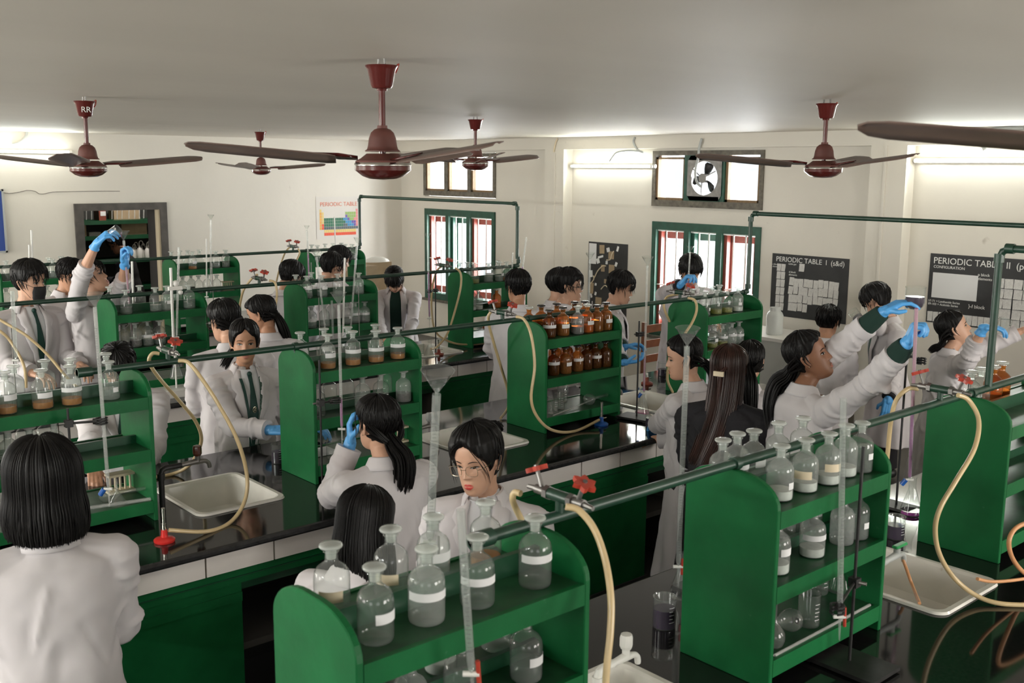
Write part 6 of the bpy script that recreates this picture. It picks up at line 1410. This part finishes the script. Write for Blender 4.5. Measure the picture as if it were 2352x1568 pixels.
# --- front row, left to right
person('person with bobbed black hair and white coat, back turned, at the left edge', HP(100, 1115, 3.22), -12, body=-6, male=False, sc=1.04, wide=1.03, detail=2, eyes=False, hair=('bob', dict(thick=.034, top=.026, len=.125, flare=.012, a0=48, gather=.12)), lean=.03, hem=.45, arms=(None, None), skin='s_mid')
person('person with long low ponytail seated at the central rack, gloved hand to her face', HP(868, 975, 3.50), -38, body=-22, male=False, sit=True, detail=2, hair=('pony', dict(thick=.016, top=.012, tie=(.01, -.110, -.082), fall=((.01, -.04, -.05), (.0, -.05, -.14), (-.01, -.03, -.23)), w=.036, n=90, wisps=10)), lean=.08, arms=(dict(to=HP(806, 1018, 3.68), hand=dirc(-.1, .15, 1), palm=dirc(.9, .2, 0), glove=True, curl=(30, 40, 20), pole=dirc(-.5, .2, -1)), dict(to=HP(905, 1130, 3.85))), hem=.22, extras=('earring',), stool=1)
person('person with sleek long black hair seen from behind behind the nearest rack', HP(840, 1205, 2.62), 30, body=48, male=False, sit=True, detail=2, sc=.96, nod=14, hair=('longd', dict(thick=.016, top=.010, len=.15, flare=.008, a0=70)), lean=.10, skin='s_mid', hem=.2)
person('woman in thin wire glasses and red lipstick talking, black hair in a loose bun', HP(1098, 1055, 2.66), -150, body=-165, male=False, detail=2, sc=1.0, nod=8, tilt=-6, hair=('bun', dict(thick=.018, top=.022, line='part', wisps=6)), lean=.04, extras=('wire', 'lipstick', 'earring'), front=dict(inner='shirt', deep=.26, w=.058), arms=(dict(down=1), dict(down=1)), gaze=2)
# --- beyond the second bench
person('girl in white coat and green tie facing the camera behind the gas pipe', HP(562, 786, 5.18), 178, body=160, male=False, detail=2, skin='s_mid', hair=('bun', dict(thick=.013, top=.016, line='part')), front=dict(tie=1, lanyard=1, emblem=1, deep=.40, w=.066), extras=('earring',), lean=.02,
       arms=(dict(to=HP(712, 985, 4.95), hand=dirc(.8, -.5, .1), palm=dirc(0, 0, -1), glove=True, curl=(20, 30, 20)), dict(to=HP(622, 988, 4.86), hand=dirc(.9, -.3, .1), palm=dirc(.1, .5, -1), glove=True, pole=dirc(-.9, .1, -1))))
person('girl in green tie looking down behind the left edge rack', HP(272, 842, 5.25), -172, body=-178, male=False, detail=1, skin='s_mid', nod=34, hair=('fringe', dict(thick=.016, top=.012, line='short')), front=dict(tie=1, emblem=1, deep=.34), lean=.10, extras=('glasses',), gaze=1, arms=(dict(to=HP(330, 1060, 4.95)), dict(to=HP(215, 1075, 4.9))))
person('person with low ponytail and broad white coat standing back to camera', HP(516, 738, 5.72), -38, body=-8, male=False, detail=1, sc=1.04, wide=1.08, nod=12, hair=('pony', dict(thick=.018, top=.014, tie=(.03, -.10, -.06), fall=((.03, -.02, -.03), (.05, -.02, -.06)), w=.024, n=40, wisps=8)), lean=.10, extras=('glasses',), hem=.46)
person('girl with very long black ponytail looking left beside the broad coated one', HP(602, 722, 5.95), -68, body=-10, male=False, detail=1, skin='s_mid', nod=16, hair=('pony', dict(thick=.014, top=.012, tie=(.0, -.10, -.05), fall=((.03, -.03, -.10), (.07, -.03, -.22), (.10, -.02, -.34), (.12, -.02, -.40)), w=.030, n=70)), lean=.06, extras=('earring',))
person('short haired student in white coat, back turned, before the far window rack', HP(1190, 660, 5.55), -30, body=6, male=False, detail=1, sc=1.0, wide=1.05, skin='s_mid', hair=('short', dict(thick=.018, top=.018)), lean=.08, hem=.42, arms=(dict(to=HP(1152, 790, 5.85)), None), extras=('earring',))
person('boy in dark rimmed glasses in profile behind the brown bottle rack', HP(1306, 658, 5.45), 98, body=70, detail=2, skin='s_light', hair=('short', dict(thick=.020, top=.022, drop=.05)), extras=('glasses',), front=dict(inner='shirt', deep=.3), lean=.03)
person('student mostly hidden behind the boy in glasses, only dark hair showing', HP(1284, 655, 6.05), 60, detail=0, hair=('short', dict(thick=.022, top=.024)), eyes=False, lean=.02)
person('boy in dark green sweater and coat looking down at gloved hands', HP(1424, 662, 5.40), 96, body=80, detail=2, skin='s_light', nod=12, hair=('short', dict(thick=.020, top=.020, drop=.06)), front=dict(inner='greenc', deep=.42, w=.07, strip=1), gaze=1, lean=.04,
       arms=(dict(to=HP(1432, 798, 5.15), hand=dirc(.9, .1, .25), palm=dirc(.1, -.3, -1), glove=True, inner='greenc', cuff=.78), dict(to=HP(1432, 832, 4.95), hand=dirc(.9, .0, .05), palm=dirc(.1, .3, 1), glove=True, inner='greenc', cuff=.78)))
person('boy at the barred near window holding a burette in a gloved hand', HP(1585, 622, 5.30), 168, body=165, detail=1, sc=1.03, skin='s_light', nod=30, gaze=1, hair=('fringe', dict(thick=.020, top=.018, drop=.07)), lean=.06,
       arms=(dict(to=HP(1650, 745, 5.1)), dict(to=HP(1562, 655, 5.00), hand=dirc(.55, -.1, .75), palm=dirc(.6, -.3, -.4), glove=True, curl=(55, 60, 30), pole=dirc(-1, .1, -.5), cuff=.86, inner='blackc')), hem=.46)
# --- beyond the third bench
person('boy in black face mask, white coat and dark tie', HP(68, 648, 7.42), 132, body=150, detail=2, sc=1.10, skin='s_light', hair=('short', dict(thick=.022, top=.022, drop=.04)), extras=('mask',), front=dict(tie=1, deep=.42, w=.062), nod=2, lean=.02, hem=.46)
person('boy pouring purple liquid from a raised beaker, looking up', HP(212, 640, 7.38), 112, body=130, detail=2, sc=1.0, skin='s_light', nod=-28, tilt=6, hair=('short', dict(thick=.016, top=.012)), lean=.0, hem=.46,
       arms=(dict(to=HP(287, 602, 6.95), hand=dirc(.1, -.1, 1), palm=dirc(.8, -.4, 0), glove=True, curl=(65, 70, 40), thumb=.9, cuff=.35, pole=dirc(.9, .2, -.6)), dict(to=HP(222, 558, 6.95), hand=dirc(.72, -.05, .62), palm=dirc(.5, .5, -.55), glove=True, curl=(35, 45, 25), cuff=.32, pole=dirc(-1, 0, .1))))
person('student in glasses half hidden behind the pouring boy', HP(160, 632, 8.0), 140, detail=0, skin='s_mid', nod=20, hair=('short', {}), extras=('glasses',), lean=.03)
person('student bending forward at the third rack, black hair, back turned', HP(668, 634, 7.55), 50, body=20, detail=1, nod=24, hair=('fringe', dict(thick=.022, top=.014, line='short')), lean=.12, hem=.4)
person('student with tousled brown black hair behind the third rack', HP(762, 614, 7.75), 60, body=30, detail=1, nod=16, hair=('short', dict(thick=.020, top=.014)), lean=.08, extras=('glasses',))
person('tall student behind the tousled haired one under the poster', HP(778, 598, 8.35), 78, body=60, detail=1, sc=1.02, nod=14, hair=('short', dict(thick=.020, top=.020)), lean=.06)
person('student bowing head low, coat open over dark green sweater', HP(906, 642, 8.05), 186, body=184, detail=1, sc=.98, nod=52, gaze=1, hair=('fringe', dict(thick=.024, top=.020, drop=.09)), front=dict(inner='greenc', deep=.50, w=.060, strip=1), lean=.20, hem=.36,
       arms=(dict(to=HP(935, 790, 7.75)), dict(to=HP(880, 795, 7.75))))
# --- right-hand group
person('girl in profile with low hair bun and white coat beside the long burette', HP(1572, 822, 3.42), -98, body=-60, male=False, detail=2, sc=1.0, skin='s_light', nod=8, gaze=2, hair=('pony', dict(thick=.012, top=.010, tie=(.0, -.115, -.05), fall=((.0, -.04, -.05), (.0, -.05, -.14), (.0, -.05, -.2)), w=.026, n=60)), extras=('earring',), lean=.03, hem=.55, arms=(dict(to=HP(1508, 975, 3.72), glove=True, curl=(20, 25, 15)), None))
person('woman in black jacket with long brown half tied hair and cream clip', HP(1676, 850, 3.05), 22, body=12, male=False, detail=2, sc=1.0, skin='s_light', hair=('half', dict(m=M['hair_b'], thick=.016, top=.012, len=.42, flare=.01, a0=95, gather=.35, swing=(-.05, -.13, 0), clip=1)), coat='blackc', lean=.02, hem=.6, extras=('earring',), wide=1.05)
person('girl with black tied hair between the brown haired woman and the reaching girl', HP(1722, 830, 3.48), 12, body=8, male=False, detail=1, hair=('pony', dict(thick=.014, top=.010, tie=(.02, -.11, -.05), fall=((.02, -.04, -.05), (.03, -.05, -.16), (.04, -.04, -.25)), w=.028, n=60)), lean=.02, hem=.5)
person('girl with dark ponytail reaching up to pour from a round beaker', HP(1856, 820, 2.66), 98, body=52, male=False, detail=2, sc=1.03, skin='s_dark', nod=-22, tilt=-4, hair=('pony', dict(thick=.014, top=.012, tie=(-.01, -.118, -.055), fall=((.0, -.05, -.05), (.02, -.07, -.16), (.05, -.05, -.28)), w=.042, n=110)), extras=('earring',), lean=.05, hem=.5,
       arms=(dict(to=HP(2062, 688, 2.30), hand=dirc(.80, -.1, .50), palm=dirc(.3, .1, -.9), glove=True, curl=(26, 34, 22), spread=.28, thumb=.1, inner='greenc', cuff=.66, pole=dirc(.1, 1, -.5)), dict(to=HP(2082, 790, 2.08), hand=dirc(.35, .1, .9), palm=dirc(.8, -.2, -.5), glove=True, curl=(70, 70, 40), thumb=.9, inner='greenc', cuff=.72, pole=dirc(.2, -.1, -1))))
person('boy seen from behind with ear showing, before the Periodic Table chart', HP(1902, 738, 4.35), 22, body=12, detail=1, skin='s_mid', sc=1.0, hair=('short', dict(thick=.016, top=.014)), lean=.03, hem=.42, nod=4)
person('tall boy with bowed head tilting a beaker beside the chart', HP(2016, 692, 4.10), -62, body=-110, detail=2, sc=1.08, skin='s_light', nod=34, gaze=1, hair=('fringe', dict(thick=.022, top=.020, drop=.07, line='short')), lean=.06, front=dict(tie=1, deep=.30), hem=.42, trouser='blackc',
       arms=(dict(to=HP(2040, 915, 3.72), glove=True, inner='blackc', hand=dirc(-.05, 0, -1), curl=(25, 30, 20), cuff=.85), dict(to=HP(2003, 742, 3.85), hand=dirc(-.85, .1, .30), palm=dirc(-.3, .2, -.9), glove=True, curl=(45, 50, 30), pole=dirc(.5, -.4, -1), cuff=.9)))
person('girl looking up beside the green riser, gloved hand on a beaker', HP(2190, 756, 3.02), 80, body=70, male=False, detail=2, sc=1.0, skin='s_light', nod=-24, hair=('pony', dict(thick=.014, top=.012, tie=(.0, -.112, -.075), fall=((.0, -.04, -.02), (-.0, -.07, -.05)), w=.022, n=40)), lean=.04, front=dict(tie=1, deep=.3), hem=.5,
       arms=(dict(to=HP(2345, 760, 2.75), hand=dirc(.8, 0, .5), pole=dirc(.2, 0, -1)), dict(to=HP(2258, 752, 2.66), hand=dirc(.95, -.1, .02), palm=dirc(.1, .1, -1), glove=True, curl=(25, 30, 20), spread=.2, cuff=.62, pole=dirc(-.3, -.1, -1))))
person('dark haired man in black shirt inside the storeroom doorway', HP(268, 560, 13.35), -70, body=-75, detail=0, sc=1.0, skin='s_dark', nod=30, hair=('short', dict(thick=.008, top=.004)), coat='blackc', lean=.10, collar=False)
# --- things held in hands
def tilted(o, axis_to):
    q = Vector(axis_to).normalized().to_track_quat('Z', 'Y'); o.rotation_mode = 'QUATERNION'; o.rotation_quaternion = q; return o
o = beaker(HP(246, 546, 6.93), .036, .10, 'tipped beaker of deep purple liquid in the raised blue glove', None, grads=False); tilted(o, dirc(.80, -.05, .55))
mb = MB(); mb.lathe([(0, .004), (.034, .004), (.034, .045), (0, .045)], m=L_pu, seg=20, close=False); mb.build('liquid', parent=o)
# round bottomed measuring beaker above the magenta burette
mb = MB(); mb.lathe([(0, .001), (.020, .002), (.036, .014), (.043, .034), (.043, .098), (.0455, .103), (.0435, .105)], m=G, seg=28, close=False); o = mb.build('beaker', angle=60); tag(o, 'round bottomed beaker of dark violet liquid gripped from above', 'beaker'); o.location = HP(2100, 711, 2.26)
mb = MB(); mb.lathe([(.0, .004), (.018, .005), (.034, .016), (.041, .035), (.041, .060), (0, .060)], m=L_pu, seg=28, close=False); mb.build('liquid', parent=o)
o = beaker(HP(1975, 735, 3.84), .036, .09, 'small beaker with dark liquid tipped beside the black chart', L_pu, .4); tilted(o, dirc(-.65, -.1, .7))
o = beaker(HP(2300, 768, 2.66), .038, .10, 'clear beaker held level in a blue glove near the riser', None, grads=True); tilted(o, dirc(.25, .1, .95))
# drops falling from beaker into funnel
mb = MB(); a = HP(278, 533, 6.94); mb.tube([a, a-Vector((0, 0, .03))], .002, L_mg, 6); tag(mb.build('poured_stream'), 'thin magenta stream falling into the raised funnel', 'liquid')
# stool under the seated girl
p = at(745, 1160, Y=3.55)
for (x, y, z, lb) in ((2.28, 3.32, .60, 'black topped stool under the seated ponytail girl'), (1.60, 2.52, .60, 'black stool under the sleek haired girl')):
    t = empty('stool', (x, y, 0), lb, 'stool'); mb = MB(); mb.lathe([(0, z-.03), (.17, z-.03), (.175, z-.015), (.17, z), (0, z)], m=M['iron'], seg=24, close=False); mb.build('seat', parent=t)
    for k in range(4):
        a = math.pi/4+k*math.pi/2; mb = MB(); mb.tube([(.11*math.cos(a), .11*math.sin(a), z-.03), (.19*math.cos(a), .19*math.sin(a), 0)], .011, M['steel'], 8); mb.build('leg', parent=t)
    mb = MB(); mb.tube([(.165*math.cos(a), .165*math.sin(a), .2) for a in np.linspace(0, 2*math.pi, 17)], .007, M['steel'], 8); mb.build('foot_ring', parent=t)
# chair beyond the second bench and white containers near the window wall
for (u, v, y, lb) in ((1480, 760, 6.2, 'brown wooden ladder back chair by the barred near window'), (1128, 800, 8.3, 'brown wooden chair behind the far window rack')):
    p = at(u, v, Y=y); t = empty('wooden_chair', (p.x, p.y, 0), lb, 'chair'); wd = mat('red_brown_wood', (.24, .085, .04), .45, var=.2, vs=10)
    H_ = 1.0
    for s in (0, .40): mb = MB(); mb.box((s, 0, 0), (s+.035, .035, H_), wd); mb.build('rear_post', parent=t, smooth=False); mb = MB(); mb.box((s, -.38, 0), (s+.035, -.345, .45), wd); mb.build('front_leg', parent=t, smooth=False)
    mb = MB(); mb.box((0, -.40, .43), (.435, .03, .455), wd); mb.build('seat', parent=t, smooth=False)
    for z in (.62, .76, .90): mb = MB(); mb.box((.03, .008, z), (.41, .024, z+.07), wd); mb.build('back_slat', parent=t, smooth=False)
def jug(u, v, x, s, label, m):
    p = at(u, v, X=x); mb = MB(); mb.lathe([(r*s, h*s) for r, h in ((0, 0), (.13, .0), (.14, .02), (.14, .32), (.12, .37), (.05, .40), (.05, .46), (.055, .46), (.055, .50), (0, .50))], m=m, seg=22, close=False); o = mb.build('plastic_jar', loc=(p.x, p.y, 0)); o['label'] = label; o['category'] = 'container'; return p
mwh = mat('milky_plastic', (.55, .57, .55), .4)
t = empty('steel_cabinet', (7.9, 4.9, 0), 'pale low cupboard below the window wall behind the students', 'cabinet')
mb = MB(); mb.box((0, 0, 0), (.55, 1.2, .85), mat('pale_cabinet', (.50, .52, .49), .4)); mb.build('body', parent=t, smooth=False); mb = MB(); mb.box((-.02, -.02, .85), (.57, 1.22, .88), M['white']); mb.build('top', parent=t, smooth=False)
for (x, y, s, lb) in ((8.1, 5.5, .55, 'milky plastic jar standing on the pale cupboard'),):
    mb = MB(); mb.lathe([(r*s, h*s) for r, h in ((0, 0), (.13, .0), (.14, .02), (.14, .32), (.12, .37), (.09, .40), (.09, .46), (0, .46))], m=mwh, seg=22, close=False); tag(mb.build('plastic_jar', loc=(x, y, .88)), lb, 'container')
# cardboard boxes behind the farthest bench
for (u, v, y, w_, h_, lb) in ((838, 640, 9.9, .35, .28, 'open brown cardboard box in the corner under the poster'), (868, 622, 10.3, .4, .2, 'brown carton with white bag on top in the corner')):
    p = at(u, v, Y=y); mb = MB(); mb.box((0, 0, 0), (w_, .3, p.z+h_*.5), M['kraft']); tag(mb.build('cardboard_box', smooth=False, loc=(p.x-w_/2, p.y, 0)), lb, 'box')
mb = MB(); mb.ball((0, 0, .04), (.17, .12, .07), M['white'], 12); p = at(868, 600, Y=10.4); tag(mb.build('plastic_bag', loc=(p.x, 10.42, at(868, 606, Y=10.4).z-.02)), 'crumpled white plastic bag on the corner carton', 'bag')
# grey apparatus behind the masked boy
t = empty('stirrer', (xat(128, 8.95, 1.0), 8.85, BT), 'grey lab stirrer box with a dark front plate on the farthest bench', 'apparatus')
mb = MB(); mb.box((0, 0, 0), (.20, .2, .24), M['pvc']); mb.build('body', parent=t, smooth=False); mb = MB(); mb.box((.02, -.006, .05), (.18, 0, .2), mat('plate_blue_grey', (.20, .24, .30), .5)); mb.build('front_plate', parent=t, smooth=False)
text('STIRRER', .038, M['iron'], t, Matrix(((1, 0, 0, .022), (0, 0, -1, -.008), (0, 1, 0, .15), (0, 0, 0, 1))))
# odds and ends on the third bench end and the racks
def tub(u, v, y, r, h, m, label, name='jar', z=None):
    p = at(u, v, Y=y); z = BT if z is None else z; mb = MB(); mb.lathe([(0, 0), (r, 0), (r, h*.8), (r*.75, h*.9), (r*.75, h), (0, h)], m=m, seg=18, close=False); tag(mb.build(name, loc=(p.x, y, z)), label, 'container'); return p
tub(1116, 735, 7.02, .030, .13, mat('orange_plastic', (.55, .16, .05), .4), 'small orange topped jar on the third bench by the window')
tub(1130, 735, 7.05, .032, .12, M['white'], 'small white jar beside the orange one by the window')
tub(1100, 735, 7.04, .030, .11, mwh, 'small milky jar on the third bench by the window')
tub(1142, 745, 7.0, .026, .10, M['blue'], 'small blue jar on the third bench end')
beaker((xat(1090, 6.92, 1.0), 6.92, BT), .042, .11, 'wide glass beaker under the far window rack end'); beaker((xat(1075, 6.98, 1.0), 6.98, BT), .038, .09, 'second wide glass beaker by the far window rack')
mb = MB(); mb.add([(-.10, -.07, 0), (.10, -.07, 0), (.10, .07, .001), (-.10, .07, 0)], [(0, 1, 2, 3)], M['paper']); o = mb.build('paper_sheet', loc=(xat(742, 4.30, 1.0), 4.36, BT+.088)); o.modifiers.new('s', 'SOLIDIFY').thickness = .001; tag(o, 'white paper sheet lying on the bottom shelf of the central rack', 'paper')
# ---- lettering becomes plain meshes
bpy.context.view_layer.update()
for o in [o for o in bpy.data.objects if o.type == 'FONT']:
    me = bpy.data.meshes.new_from_object(o); n = bpy.data.objects.new(o.name, me); n.parent = o.parent; n.matrix_local = o.matrix_local.copy(); nm = o.name; bpy.data.objects.remove(o); COL.objects.link(n); n.name = nm
